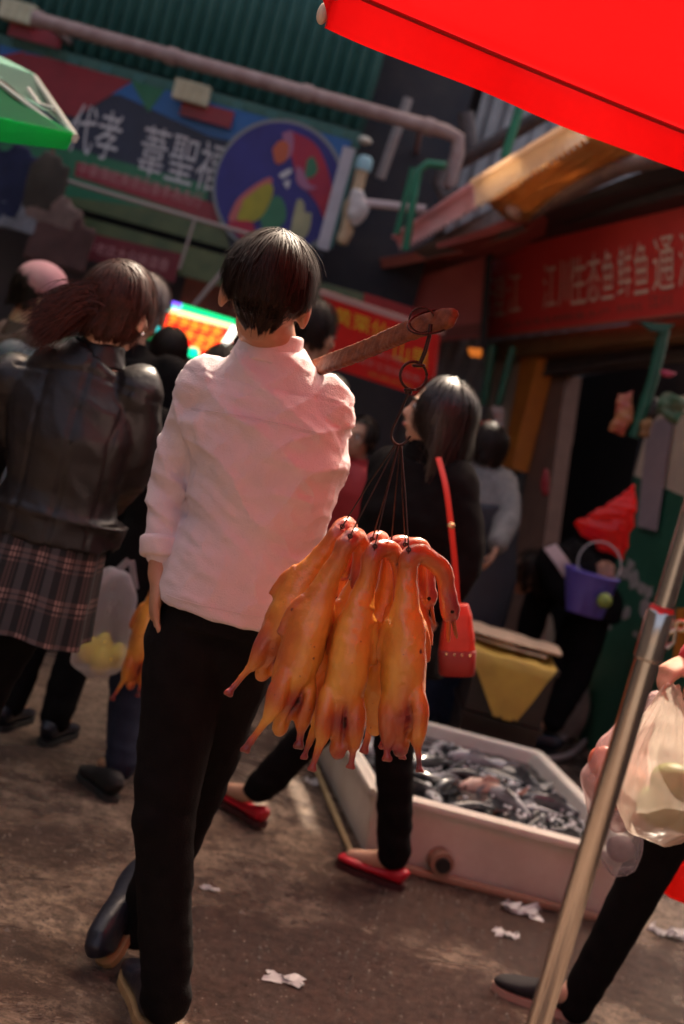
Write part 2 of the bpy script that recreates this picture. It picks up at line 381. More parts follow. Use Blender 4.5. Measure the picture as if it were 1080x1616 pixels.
# ---------------------------------------------------------------- a figure
def rotz(v, a): return Vector((v[0] * math.cos(a) - v[1] * math.sin(a), v[0] * math.sin(a) + v[1] * math.cos(a), v[2]))
def figure(label, cat, pos, yaw, H=1.7, J=None, top=None, bottom=None, hair=None, sk=None, shoes=None, vox=.012, fold=None,
           hands=None, faceyaw=None, cuff=False, female=False, name='person', tw=1.0, lean=(0, 0, 0), group=None, topname='jacket'):
    pos = Vector(pos); s = H / 1.7; k = .92 if female else 1.0; sk = sk or skin
    D = dict(head=(0, .03, 1.585), neck=(0, -.01, 1.425), chest=(0, 0, 1.25), waist=(0, .0, 1.06), pelvis=(0, 0, .93),
             shL=(-.165, 0, 1.385), shR=(.165, 0, 1.385), elL=(-.215, -.03, 1.12), elR=(.215, -.03, 1.12), wrL=(-.22, .06, .88), wrR=(.22, .06, .88),
             hiL=(-.085, 0, .90), hiR=(.085, 0, .90), knL=(-.09, .03, .49), knR=(.09, .03, .49), anL=(-.09, -.04, .09), anR=(.09, -.04, .09))
    W = {}
    for q, v in D.items():
        v = Vector(v) * s; f = v.z / (1.7 * s); v = v + Vector(lean) * f; v = rotz(v, yaw) + pos; W[q] = v
    if J: W.update({q: Vector(v) for q, v in J.items()})
    fy = yaw if faceyaw is None else faceyaw
    lat = (W['shR'] - W['shL']).normalized(); latp = (W['hiR'] - W['hiL']).normalized()
    t = thing(name, label, cat, Vector((W['pelvis'].x, W['pelvis'].y, 0)), group)
    F = rotz(V(0, 1, 0), fy); X = rotz(V(1, 0, 0), fy); hd = W['head']
    body = B(); Z = V(0, 0, 1)
    body.ell(hd + Z * .012 * s - F * .008, (.074 * s, .092 * s, .098 * s), (X, F, Z), 20, 14)
    body.ell(hd + F * .03 * s - Z * .045 * s, (.056 * s, .062 * s, .075 * s), (X, F, Z), 16, 12)
    body.ell(hd + F * .062 * s - Z * .092 * s, (.026 * s, .026 * s, .022 * s), (X, F, Z), 10, 8)
    body.tube([hd + F * .085 * s + Z * .01, hd + F * .106 * s - Z * .03 * s, hd + F * .092 * s - Z * .038 * s], [.008 * s, .014 * s, .012 * s], n=8)
    body.ell(hd + F * .092 * s - Z * .062 * s, (.024 * s, .010 * s, .009 * s), (X, F, Z), 10, 6)
    body.ell(hd + F * .080 * s + Z * .022 * s, (.050 * s, .014 * s, .010 * s), (X, F, Z), 12, 6)
    for q in (-1, 1):
        body.ell(hd + X * (q * .085 * s) - Z * .020 * s - F * .010, (.011 * s, .021 * s, .034 * s), (X, F, Z), 10, 8)
        body.ell(hd + X * (q * .040 * s) + F * .062 * s - Z * .03 * s, (.024 * s, .022 * s, .022 * s), (X, F, Z), 10, 8)
    nb = W['neck']
    body.tube([hd - Z * .05 * s - F * .018, nb.lerp(hd, .35) - F * .01, nb + Z * -.01, nb - Z * .05], [.052 * s * k, .052 * s * k, .064 * s, .09 * s], [.055 * s, .055 * s, .06 * s, .07 * s], lat=X, n=16)
    sm = (W['shL'] + W['shR']) / 2
    def torso(b, e, low, lowa=None, lowb=None):
        C = [nb, nb.lerp(sm, .7) + Z * .01, sm - Z * .045 * s, W['chest'], W['waist'], W['pelvis'], low]
        A = [.06, .125 * k, .172 * k, .172 * k, .142 * (.9 if female else 1), .168, lowa or .15]
        Bd = [.055, .075, .098, .118, .104, .118, lowb or .11]
        b.tube(C, [(a * s * tw + e) for a in A], [(a * s + e) for a in Bd], lat=lat, n=24, pw=2.3)
        b.ell(W['shL'] - Z * .01, .058 * s * k + e); b.ell(W['shR'] - Z * .01, .058 * s * k + e)
    torso(body, -.030, W['pelvis'] - Z * .08, .12, .1)
    hands = hands or {}
    for q, lr in (('L', -1), ('R', 1)):
        body.limb([W['sh' + q], W['el' + q], W['wr' + q]], [.047 * s * k, .037 * s * k, .025 * s * k], n=12)
        h = hands.get(q, {})
        if h is not None:
            dr = Vector(h.get('dir', (W['wr' + q] - W['el' + q]) + V(0, 0, -.15)))
            nr = Vector(h.get('nrm', -lat * lr if True else lat)); hand(body, W['wr' + q], dr, nr, h.get('side', lr), h.get('curl', .5), s * (.93 if female else 1) * h.get('s', 1))
        body.limb([W['hi' + q], W['kn' + q], W['an' + q]], [.070 * s, .048 * s, .036 * s], n=12)
        fd = (rotz(V(0, 1, 0), yaw) if not shoes else Vector(shoes.get('d' + q, rotz(V(0, 1, 0), yaw)))).normalized()
        body.limb([W['an' + q] + V(0, 0, 0), W['an' + q] - Z * .03 * s + fd * .06 * s, W['an' + q] - Z * .05 * s + fd * .15 * s], [.038 * s, .034 * s, .024 * s], n=10)
    bo = body.fused('body', sk, t, voxel=min(vox, .009), it=3)
    for q in (-1, 1):
        e = B(); e.ell(hd + X * (q * .031 * s) + F * .079 * s + Z * .002, .0115 * s, (X, F, Z), 12, 8); e.obj('eye', eye_m, t, True)
        e = B(); e.ell(hd + X * (q * .031 * s) + F * .0885 * s + Z * .002, (.006 * s, .003 * s, .006 * s), (X, F, Z), 12, 8); e.obj('pupil', hair_m, t, True)
        e = B(); e.tube([hd + X * (q * .016 * s) + F * .090 * s + Z * .022 * s, hd + X * (q * .035 * s) + F * .088 * s + Z * .027 * s, hd + X * (q * .052 * s) + F * .074 * s + Z * .020 * s], [.003 * s, .004 * s, .002 * s], n=6); e.obj('eyebrow', hair_m, t, True)
    e = B(); e.ell(hd + F * .098 * s - Z * .062 * s, (.021 * s, .006 * s, .007 * s), (X, F, Z), 12, 6); e.obj('lips', lip_m, t, True)
    # legs' clothing
    bt = bottom or {}
    kind = bt.get('kind', 'trousers'); bm_ = bt.get('mat', black_cloth)
    b = B(); r = bt.get('r', (.098, .074, .062))
    if kind in ('trousers', 'skirt'):
        if kind == 'trousers':
            b.tube([W['waist'] - Z * .03, W['pelvis'], W['pelvis'] - Z * .085], [.126 * s * tw, .150 * s * tw, .158 * s * tw], [.088 * s, .102 * s, .112 * s], lat=latp, n=20)
        for q in 'LR':
            hem = W['an' + q] + (W['kn' + q] - W['an' + q]) * bt.get('hem', .02)
            b.limb([W['hi' + q], W['kn' + q], hem], [r[0] * s, r[1] * s, r[2] * s], n=16)
            b.ell(W['kn' + q], r[1] * s * 1.03)
        def lf(c, n_, K=bt.get('wr', .006)):
            z = c[2]; a = nz(c, 9, 3) * .6 + nz((c[0] * 6, c[1] * 6, c[2] * 26), 1, 5) * .8
            return K * a * (1.0 + 1.2 * math.exp(-((z - .12) / .08) ** 2))
        b.fused('trousers' if kind == 'trousers' else 'tights', bm_, t, voxel=vox, it=4, fn=lf)
    if kind == 'skirt':
        nseg = 60; z0 = W['waist'] - Z * .02; hl = bt.get('len', .48); vs = []; fs = []; rows = 14; th = .004
        for lay in (0, 1):
            for i in range(rows + 1):
                u = i / rows; cc = z0 - Z * hl * u; ra = (.15 + .02 * u) * s - th * lay; rb = (.12 + .07 * u) * s - th * lay
                for j in range(nseg):
                    a = 2 * math.pi * j / nseg; pl = 1 + u * .07 * math.sin(a * 9 + 1.5 * math.sin(a * 2))
                    vs.append(cc + latp * (ra * pl * math.cos(a)) + Z.cross(latp) * (rb * pl * math.sin(a)) + Z * (.012 * u * math.sin(3 * a)))
        for lay in (0, 1):
            for i in range(rows):
                for j in range(nseg):
                    j2 = (j + 1) % nseg; o = lay * (rows + 1) * nseg; f = (o + i * nseg + j, o + i * nseg + j2, o + (i + 1) * nseg + j2, o + (i + 1) * nseg + j)
                    fs.append(f if lay == 0 else f[::-1])
        so = mesh('skirt', vs, fs, bt['smat'], t)
        uv = so.data.uv_layers.new(name='UVMap'); hgt = {}
        for li, lp in enumerate(so.data.loops):
            vi = lp.vertex_index % ((rows + 1) * nseg); uv.data[li].uv = ((vi % nseg) / nseg * 1.5, (vi // nseg) / rows * hl)
    # upper clothing
    tp = top or {}
    if tp.get('kind', 'top') != 'none':
        e = tp.get('e', .014); b = B(); low = W['pelvis'] - Z * tp.get('hem', .05)
        low = Vector(tp['low']) if 'low' in tp else low
        torso(b, e, low, tp.get('lowa', .172), tp.get('lowb', .128))
        for q in 'LR':
            ee = W['el' + q]; ww = W['wr' + q]; end = ee.lerp(ww, tp.get('sl', .93))
            b.limb([W['sh' + q], ee, end], [(.052 * s * k + e), (.043 * s * k + e * tp.get('fit', 1.0)), (.031 * s * k + e * tp.get('fit', 1.0))], n=16)
            if tp.get('sl', .93) > .5: pass
        fn = fold or (lambda c, n_: tp.get('wr', .007) * (nz((c[0] * 8, c[1] * 8, c[2] * 13), 1, 2) + .5 * nz(c, 22, 7)))
        b.fused(topname, tp['mat'], t, voxel=tp.get('vox', vox), it=tp.get('it', 4), fn=fn)
        # collar
        b = B(); nn = nb + Z * .0; 
        if tp.get('collar', True):
            C = [nn + Z * .028 + F * .0, nn + Z * .006, nn - Z * .02]
            co_ = B(); co_.tube([nn - Z * .028, nn + Z * .012, nn + Z * .036 * tp.get('ch', 1)], [.080 * s, .066 * s, .062 * s], [.076 * s, .066 * s, .060 * s], lat=lat, n=20)
            co_.fused('collar', tp.get('cmat', tp['mat']), t, voxel=.006, it=2, fn=lambda c, n_: .003 * nz(c, 30, 1))
    if hair:
        h = dict(hair); mt = h.pop('mat', hair_m); R = h.pop('R', (.083, .102, .108))
        strands('hair', hd + Z * .018 * s - F * .012, np.array(R) * s, fy, mt, t, **h)
    if shoes is not False:
        sh = shoes or {}
        for q in 'LR':
            fd = Vector(sh.get('d' + q, rotz(V(0, 1, 0), yaw))).normalized(); upv = Vector(sh.get('u' + q, (0, 0, 1)))
            heel = Vector(sh['h' + q]) if 'h' + q in sh else Vector((W['an' + q].x, W['an' + q].y, 0.0)) - fd * .065 * s
            shoe(t, heel, fd, upv, sh.get('L', .27) * s, sh.get('w', .095), sh.get('hgt', .085), sh.get('mat', black_lea), sh.get('sole', mat('dark_sole', (.02, .02, .02), rough=.7)), sh.get('low', False))
    return t, W
# ================================================================ GROUND
def ground_mat():
    M = bpy.data.materials.new('wet_concrete'); M.use_nodes = True; n = M.node_tree.nodes; l = M.node_tree.links; b = n['Principled BSDF']
    tc = n.new('ShaderNodeTexCoord')
    def N(s, d=8, r=.6, dist=0.0):
        t = n.new('ShaderNodeTexNoise'); t.inputs['Scale'].default_value = s; t.inputs['Detail'].default_value = d; t.inputs['Roughness'].default_value = r
        t.inputs['Distortion'].default_value = dist; l.new(tc.outputs['Object'], t.inputs[0]); return t
    def ramp(src, p0, c0, p1, c1):
        r = n.new('ShaderNodeValToRGB'); r.color_ramp.elements[0].position = p0; r.color_ramp.elements[1].position = p1
        r.color_ramp.elements[0].color = (*c0, 1); r.color_ramp.elements[1].color = (*c1, 1); l.new(src, r.inputs[0]); return r
    def mix(a, bb, f, mode='MIX'):
        m = n.new('ShaderNodeMix'); m.data_type = 'RGBA'; m.blend_type = mode
        if isinstance(f, float): m.inputs[0].default_value = f
        else: l.new(f, m.inputs[0])
        l.new(a, m.inputs[6]); l.new(bb, m.inputs[7]); return m.outputs[2]
    base = ramp(N(2.2, 10, .65).outputs['Fac'], .35, (.145, .096, .070), .66, (.36, .285, .225))
    fine = ramp(N(30, 12, .82).outputs['Fac'], .40, (.14, .11, .09), .56, (1.45, 1.36, 1.28))
    c = mix(base.outputs[0], fine.outputs[0], 1.0, 'MULTIPLY')
    wetf = ramp(N(1.3, 9, .68, .6).outputs['Fac'], .47, (0, 0, 0), .60, (1, 1, 1))
    spots = ramp(N(13, 9, .75, .5).outputs['Fac'], .50, (0, 0, 0), .60, (1, 1, 1))
    dark = ramp(N(5, 8, .6).outputs['Fac'], .3, (.035, .018, .013), .7, (.085, .048, .036))
    c = mix(c, dark.outputs[0], wetf.outputs[0])
    c2 = mix(c, dark.outputs[0], spots.outputs[0])
    c = mix(c, c2, .85)
    # standing damp round the tub and where fish water has run out over the paving
    sepn = n.new('ShaderNodeSeparateXYZ'); l.new(tc.outputs['Object'], sepn.inputs[0])
    def dist(cx, cy, rx, ry):
        vm = n.new('ShaderNodeVectorMath'); vm.operation = 'SUBTRACT'; l.new(tc.outputs['Object'], vm.inputs[0]); vm.inputs[1].default_value = (cx, cy, 0)
        v2 = n.new('ShaderNodeVectorMath'); v2.operation = 'MULTIPLY'; l.new(vm.outputs[0], v2.inputs[0]); v2.inputs[1].default_value = (1 / rx, 1 / ry, 1)
        v3 = n.new('ShaderNodeVectorMath'); v3.operation = 'LENGTH'; l.new(v2.outputs[0], v3.inputs[0]); return v3.outputs['Value']
    mn = n.new('ShaderNodeMath'); mn.operation = 'MINIMUM'; l.new(dist(.38, 3.55, .85, .62), mn.inputs[0]); l.new(dist(.95, 4.3, 1.1, .42), mn.inputs[1])
    ad_ = n.new('ShaderNodeMath'); ad_.operation = 'MULTIPLY_ADD'; l.new(N(3.5, 9, .7, .5).outputs['Fac'], ad_.inputs[0]); ad_.inputs[1].default_value = 2.2; l.new(mn.outputs[0], ad_.inputs[2])
    dv = n.new('ShaderNodeMath'); dv.operation = 'DIVIDE'; l.new(ad_.outputs[0], dv.inputs[0]); dv.inputs[1].default_value = 4.0
    damp = ramp(dv.outputs[0], .42, (1, 1, 1), .53, (0, 0, 0))
    dampc = ramp(N(24, 9, .75).outputs['Fac'], .38, (.028, .013, .010), .66, (.10, .052, .038))
    c = mix(c, dampc.outputs[0], damp.outputs[0])
    wm = n.new('ShaderNodeMath'); wm.operation = 'MAXIMUM'; l.new(damp.outputs[0], wm.inputs[0]); l.new(wetf.outputs[0], wm.inputs[1])
    vo = n.new('ShaderNodeTexVoronoi'); vo.inputs['Scale'].default_value = 75; l.new(tc.outputs['Object'], vo.inputs[0])
    peb = ramp(vo.outputs['Distance'], .10, (1, 1, 1), .20, (0, 0, 0))
    pm = n.new('ShaderNodeMath'); pm.operation = 'MULTIPLY'; l.new(peb.outputs[0], pm.inputs[0])
    pr = ramp(N(21, 3).outputs['Fac'], .55, (0, 0, 0), .62, (1, 1, 1)); l.new(pr.outputs[0], pm.inputs[1])
    pc = ramp(N(60, 2).outputs['Fac'], .3, (.45, .38, .33), .7, (.2, .16, .13))
    c = mix(c, pc.outputs[0], pm.outputs[0]); l.new(c, b.inputs['Base Color'])
    pit = ramp(N(85, 4, .6).outputs['Fac'], .60, (0, 0, 0), .65, (1, 1, 1)); pitc = ramp(N(4, 2).outputs['Fac'], .3, (.02, .012, .01), .7, (.04, .025, .02))
    c = mix(c, pitc.outputs[0], pit.outputs[0]); l.new(c, b.inputs['Base Color'])
    rr = n.new('ShaderNodeMapRange'); rr.inputs['To Min'].default_value = .38; rr.inputs['To Max'].default_value = .13
    l.new(wm.outputs[0], rr.inputs[0]); l.new(rr.outputs[0], b.inputs['Roughness'])
    bp = n.new('ShaderNodeBump'); bp.inputs['Strength'].default_value = .9; bp.inputs['Distance'].default_value = .018
    h = n.new('ShaderNodeMath'); h.operation = 'ADD'; l.new(N(45, 8, .75).outputs['Fac'], h.inputs[0]); l.new(N(9, 6).outputs['Fac'], h.inputs[1]); l.new(h.outputs[0], bp.inputs['Height'])
    l.new(bp.outputs[0], b.inputs['Normal']); return M
gv = []; gf = []; nx, ny = 60, 60
for j in range(ny + 1):
    for i in range(nx + 1):
        x = -8 + 16 * i / nx; y = -4 + 22 * j / ny; gv.append((x, y, 0.0))
for j in range(ny):
    for i in range(nx): a = j * (nx + 1) + i; gf.append((a, a + 1, a + nx + 2, a + nx + 1))
gr = mesh('ground', gv, gf, ground_mat(), None, True); gr['kind'] = 'structure'
far = mesh('street', [(-30, -20, -.01), (30, -20, -.01), (30, 30, -.01), (-30, 30, -.01)], [(0, 1, 2, 3)], mat('far_street', (.1, .085, .075), (.16, .14, .12), scale=2), None); far['kind'] = 'structure'
rs = random.Random(5)
b = B()
for k in range(3500):
    x = rs.uniform(-1.8, 2.0); y = rs.uniform(2.8, 6.2); r = rs.uniform(.0015, .0055) * (1 + (rs.random() < .04) * 1.0)
    c = V(x, y, r * .3); vs = [c + V(rs.uniform(.6, 1.3) * r * math.cos(a), rs.uniform(.6, 1.3) * r * math.sin(a), -r * .3) for a in (0, 1.57, 3.14, 4.71)] + [c + V(0, 0, r * rs.uniform(.3, .9))]
    b.add(vs, [(0, 1, 4), (1, 2, 4), (2, 3, 4), (3, 0, 4), (3, 2, 1, 0)])
g = b.obj('grit', mat('grit', (.05, .035, .028), (.20, .16, .13), scale=25, rough=.5)); g['kind'] = 'stuff'; g['label'] = 'small stones and scraps strewn on the wet ground'

# ================================================================ FACADE AT THE END OF THE STREET
YF = 9.0
dark_wall = mat('dark_sooty_wall', (.028, .030, .040), (.055, .05, .052), rough=.85, scale=3, bump=.3)
teal = mat('teal_painted_sheet', (.030, .125, .115), (.045, .155, .14), rough=.5, scale=5)
fac = thing('market_building', 'dark market hall at the end of the street behind the printed banner', 'building', (-1.5, 9.3, 0))
b = B(); b.box((-2.6, 10.6, 4.75), (2.7, 1.2, 4.75)); b.obj('upper_wall', dark_wall, fac)  # height out of view raised to keep the sun off the ground
b = B()
for (x0_, x1_, z0_, z1_) in ((.1, .92, 0, 11.8), (.92, 1.75, 0, 8.1), (.92, 1.75, 10.6, 11.25), (.92, 1.12, 11.25, 11.8), (1.38, 1.75, 11.25, 11.8), (1.75, 4.7, 0, 11.8)): b.box(((x0_ + x1_) / 2, 12.5, (z0_ + z1_) / 2), ((x1_ - x0_) / 2, .5, (z1_ - z0_) / 2))
b.obj('rear_wall', mat('brown_sooty_wall', (.03, .022, .02), (.06, .045, .04), scale=2, rough=.9), fac)
# corrugated sheets, one by one
q0, q1 = P(-60, 40, YF - .05), P(560, 212, YF - .05)
zb = (P(60, 78, YF).z + P(560, 212, YF).z) / 2
xr = P(590, 150, YF).x
def corr(name, x0, x1, z0, z1, y, pitch=.082, amp=.020, mt=None, par=None, flat=(0, 0)):
    n = int((x1 - x0) / pitch * 8); vs = []; fs = []
    for i in range(n + 1):
        x = x0 + (x1 - x0) * i / n; yy = y + amp * math.cos(2 * math.pi * x / pitch)
        vs += [(x, yy, z0), (x, yy + flat[0], z1), (x, yy + .004, z0), (x, yy + flat[0] + .004, z1)]
    for i in range(n):
        a = i * 4; fs += [(a, a + 4, a + 5, a + 1), (a + 2, a + 3, a + 7, a + 6), (a, a + 2, a + 6, a + 4), (a + 1, a + 5, a + 7, a + 3)]
    return mesh(name, vs, fs, mt, par, True)
x = xr; i = 0
while x > -5.0:
    corr('corrugated_sheet', x - .84, x, zb + .03 + .004 * (i % 2), zb + 1.5, YF - .02 - .010 * (i % 2), mt=teal, par=fac); x -= .82; i += 1
# frilled lower edge of the sheets
b = B(); b.box(((-5 + xr) / 2, YF - .09, zb - .045), ((xr + 5) / 2, .012, .055)); b.obj('fascia', mat('green_fascia', (.03, .11, .09), (.05, .14, .11), scale=8), fac)
x = -4.0
while x < xr - .1:
    b = B(); b.box((x, YF - .11, zb - .05), (.035, .012, .04)); b.obj('clip', teal, fac); x += .21

bq = [P(-120, 62, YF - .12), P(545, 215, YF - .12), P(520, 420, YF - .12), P(-190, 215, YF - .12)]
zt = zb - .06; zl = P(250, 360, YF).z - .02; xl = -3.6; xR = P(548, 260, YF).x
q = [V(xl, YF - .14, zt), V(xR, YF - .14, zt), V(xR, YF - .14, zl), V(xl, YF - .14, zl)]
ban = thing('printed_banner', 'wide printed banner with big white characters beside a round painting', 'banner', (-1.9, YF - .14, zl))
board('panel', q, .03, mat('dark_blue_print', (.014, .020, .045), (.022, .030, .065), rough=.45), ban)
def uv(px, py):
    p = onpl(px, py, (0, YF - .14, 0), V(0, -1, 0)); return ((p.x - xl) / (xR - xl), (zt - p.z) / (zt - zl))
def clampp(poly): return [(min(max(u, 0.001), .999), min(max(v, 0.001), .999)) for u, v in poly]
pr_ = lambda nm, pts, m_, off: printed(nm, q, clampp([uv(*p) for p in pts]), m_, ban, off)
blue_p = mat('blue_print', (.014, .11, .33), (.018, .13, .38), rough=.4); red_p = mat('crimson_print', (.28, .014, .026), (.22, .012, .022), rough=.4)
grn_p = mat('green_print', (.014, .14, .065), (.022, .17, .08), rough=.4); olive_p = mat('olive_print', (.11, .13, .05), (.06, .09, .035), rough=.4, scale=6)
pr_('blue_field', [(0, 70), (560, 215), (560, 265), (330, 215), (190, 150), (0, 150)], blue_p, .003)
pr_('red_field', [(40, 85), (75, 85), (210, 128), (120, 185), (60, 170), (40, 150)], red_p, .006)
pr_('red_field', [(-60, 100), (40, 80), (40, 190), (-60, 230)], red_p, .0045)
pr_('green_wedge', [(208, 122), (262, 138), (235, 178)], grn_p, .006)
pr_('green_field', [(0, 205), (330, 292), (322, 350), (0, 300)], grn_p, .003)
pr_('olive_field', [(0, 300), (350, 345), (360, 410), (0, 350)], olive_p, .0036)
pr_('red_leaf', [(70, 240), (78, 250), (85, 232), (88, 250), (98, 252), (84, 262), (72, 268), (76, 256), (64, 252)], red_p, .006)
pr_('red_strip', [(122, 255), (350, 325), (343, 352), (118, 278)], mat('red_strip', (.30, .02, .035), (.24, .02, .03), rough=.4), .0055)
white_p = mat('white_lettering', (.55, .54, .56), rough=.5)
zc = lambda px, py: onpl(px, py, (0, YF - .14, 0), V(0, -1, 0))
def wq(px0, py0, px1, py1, h):
    """upright quad from bottom-left pixel to bottom-right pixel, h metres high"""
    a, c = zc(px0, py0), zc(px1, py1); z = (a.z + c.z) / 2
    return [V(a.x, a.y, z + h), V(c.x, c.y, z + h), V(c.x, c.y, z), V(a.x, a.y, z)]
writing('lettering', '代孝', wq(104, 234, 180, 260, .30), white_p, ban, .010)
writing('lettering', '葦聖福', wq(213, 272, 346, 308, .30), white_p, ban, .010)
pink_p = mat('pink_lettering', (.50, .22, .22), rough=.5)
writing('small_lettering', '中華傳統美德百善孝為先行', wq(124, 272, 316, 331, .085), pink_p, ban, .010)
# lower red banner
q2z = lambda px, py: onpl(px, py, (0, YF - .5, 0), V(0, -1, 0))
a, c, d = q2z(100, 398), q2z(275, 446), q2z(105, 362)
q2 = [V(a.x, a.y, a.z + .145), V(c.x, c.y, c.z + .175), V(c.x, c.y, c.z), V(a.x, a.y, a.z)]
lb = thing('red_banner', 'long dark red cloth banner with one row of characters under the printed banner', 'banner', (a.x, a.y, a.z))
board('cloth', q2, .008, mat('dark_red_cloth', (.17, .012, .02), (.12, .01, .015), rough=.6), lb)
writing('lettering', '百年老店大众味道香', qsub(q2, .08, .28, .92, .72), pink_p, lb, .004)
# olive canopy edge behind the lower banner
b = B(); aa = q2z(-40, 330); b.box((-2.0, YF - .35, P(250, 400, YF - .35).z), (1.9, .05, .09)); tag(b.obj('awning_roll', olive_p, None, False), 'olive rolled awning under the printed banner at the street end', 'awning')

# round painting (plain generic stand-in of coloured fields)
cc = P(440, 297, YF - .2); Rr = .385
rp = thing('round_painting', 'large round painted disc in blue, red and yellow right of the banner', 'painting', cc)
def disc(name, c, r, th, m_, par, y):
    b = B(); pts = [V(c.x + r * math.cos(t * math.pi / 24), y, c.z + r * 1.02 * math.sin(t * math.pi / 24)) for t in range(48)]; b.prism(pts, V(0, th, 0)); return b.obj(name, m_, par)
disc('rim', cc, Rr + .022, .03, mat('grey_rim', (.22, .24, .24), rough=.5), rp, cc.y)
disc('panel', cc, Rr, .03, mat('violet_blue_print', (.035, .035, .22), (.028, .025, .16), scale=4), rp, cc.y - .004)
def patch(name, pts, m_, off):
    w = [onpl(px, py, (0, cc.y - off, 0), V(0, -1, 0)) for px, py in pts]
    w = [Vector((cc.x, p.y, cc.z)) + (p - Vector((cc.x, p.y, cc.z))).normalized() * min((p - Vector((cc.x, p.y, cc.z))).length, Rr - .005) for p in w]
    b = B(); b.prism(spl(w + [w[0]], 4)[:-1], V(0, .003, 0)); b.obj(name, m_, rp)
patch('red_patch', [(462, 208), (495, 225), (515, 260), (525, 310), (515, 350), (500, 320), (470, 280), (460, 240)], mat('scarlet_print', (.42, .02, .045), (.33, .02, .06)), .008)
patch('orange_patch', [(430, 235), (442, 222), (456, 228), (452, 252), (436, 258)], mat('orange_print', (.5, .11, .05)), .012)
patch('pink_patch', [(446, 210), (462, 208), (462, 240), (450, 250)], mat('mauve_print', (.35, .14, .25)), .010)
patch('green_patch', [(485, 252), (495, 248), (502, 268), (492, 280), (482, 278)], grn_p, .012)
patch('yellow_patch', [(385, 315), (420, 290), (432, 300), (418, 335), (400, 350), (375, 348)], mat('yellow_print', (.40, .34, .03), (.3, .28, .03)), .012)
patch('pink_patch', [(360, 345), (375, 315), (405, 290), (428, 280), (425, 298), (390, 318), (370, 352)], mat('rose_print', (.5, .13, .12)), .010)
patch('green_patch', [(410, 345), (432, 310), (448, 318), (450, 350), (420, 370)], grn_p, .010)
patch('red_patch', [(358, 352), (375, 348), (400, 352), (398, 385), (370, 385)], mat('scarlet_print', (.42, .02, .045)), .013)
patch('cream_patch', [(462, 345), (470, 315), (480, 320), (482, 335), (492, 338), (484, 372), (458, 380)], mat('cream_print', (.42, .40, .22), (.3, .3, .18)), .012)
patch('white_patch', [(440, 275), (458, 266), (460, 272), (446, 282)], mat('white_lettering', (.5, .5, .5)), .013)
patch('white_patch', [(447, 288), (458, 284), (454, 298)], mat('white_lettering', (.5, .5, .5)), .013)
patch('pink_patch', [(468, 262), (478, 268), (488, 290), (500, 296), (482, 300), (468, 285)], mat('mauve_print', (.35, .14, .25)), .012)

# long pipe, wires, lamps
rust = mat('mauve_painted_pipe', (.24, .15, .14), (.34, .25, .23), rough=.45, scale=14)
a, c = P(62, 24, 8.4), P(728, 222, 8.4); zp = (a.z + c.z) / 2
pipe = thing('water_pipe', 'long mauve pipe running across under the green corrugated sheets', 'pipe', (a.x, a.y, zp))
rod('pipe_run', [V(a.x, 8.4, zp), V(c.x - .1, 8.4, zp), V(c.x - .02, 8.4, zp - .02), V(c.x, 8.4, zp - .10), V(c.x, 8.4, zp - .30)], .043, rust, pipe, 14)
for t in (.0, .33, .66, .96):
    p = V(a.x, 8.4, zp).lerp(V(c.x - .1, 8.4, zp), t); b = B(); b.tube([p - V(.03, 0, 0), p + V(.03, 0, 0)], [.052, .052]); b.obj('coupling', rust, pipe, True, 40)
rod('bracket', [V(a.x + .05, 8.45, zp), V(a.x + .05, 9.0, zp + .02)], .02, rust, pipe); rod('bracket', [V(c.x - .25, 8.45, zp), V(c.x - .25, 12.0, zp + .02)], .02, rust, pipe)
wire_m = mat('pale_cable', (.34, .27, .24), rough=.6); a, c = P(30, 262, 8.3), P(395, 370, 8.3); mid = (a + c) / 2 - V(0, 0, .01)
tag(rod('cable', [a] + bez(a, mid, c, 8)[1:], .0115, wire_m, None, 8, org=a), 'thick pale cable strung across the front of the printed banner', 'cable')
a, c = P(0, 352, 8.3), P(110, 385, 8.3); tag(rod('cable', [a, (a + c) / 2, c], .009, wire_m, None, 8, org=a), 'short pale cable at the far left below the green umbrella', 'cable')
a, c = P(308, 345, 8.2), P(283, 425, 8.2); tag(rod('cable', [a, (a + c) / 2, c], .008, wire_m, None, 8, org=a), 'thin pale drop line hanging across the olive strip near the banner', 'cable')
a, c = P(352, 428, 7.9), P(292, 500, 7.9); tag(rod('prop_stick', [a, (a + c) / 2, c], .013, wire_m, None, 8, org=a), 'pale slanting stick above the lit sign', 'stick')
for i, (px, py, tx) in enumerate(((303, 147, 'small cream lamp box on a red plate under the pipe'), (30, 20, 'small cream lamp box on a red plate in the upper left corner'))):
    p = P(px, py, 8.75); t = thing('lamp_box', tx, 'lamp', p, 'cream lamp boxes on the facade')
    b = B(); b.box(p, (.105, .05, .058)); b.obj('housing', mat('cream_box', (.62, .60, .42), (.45, .44, .30), scale=20, bump=.3), t)
    b = B(); b.box(p + V(.11, .06, -.085), (.16, .02, .05)); b.obj('back_plate', mat('red_strip', (.3, .02, .03)), t)
    for k in (-1, 0, 1): b = B(); b.box(p + V(.05 * k, -.052, 0), (.004, .006, .05)); b.obj('rib', mat('cream_rib', (.5, .48, .32)), t)

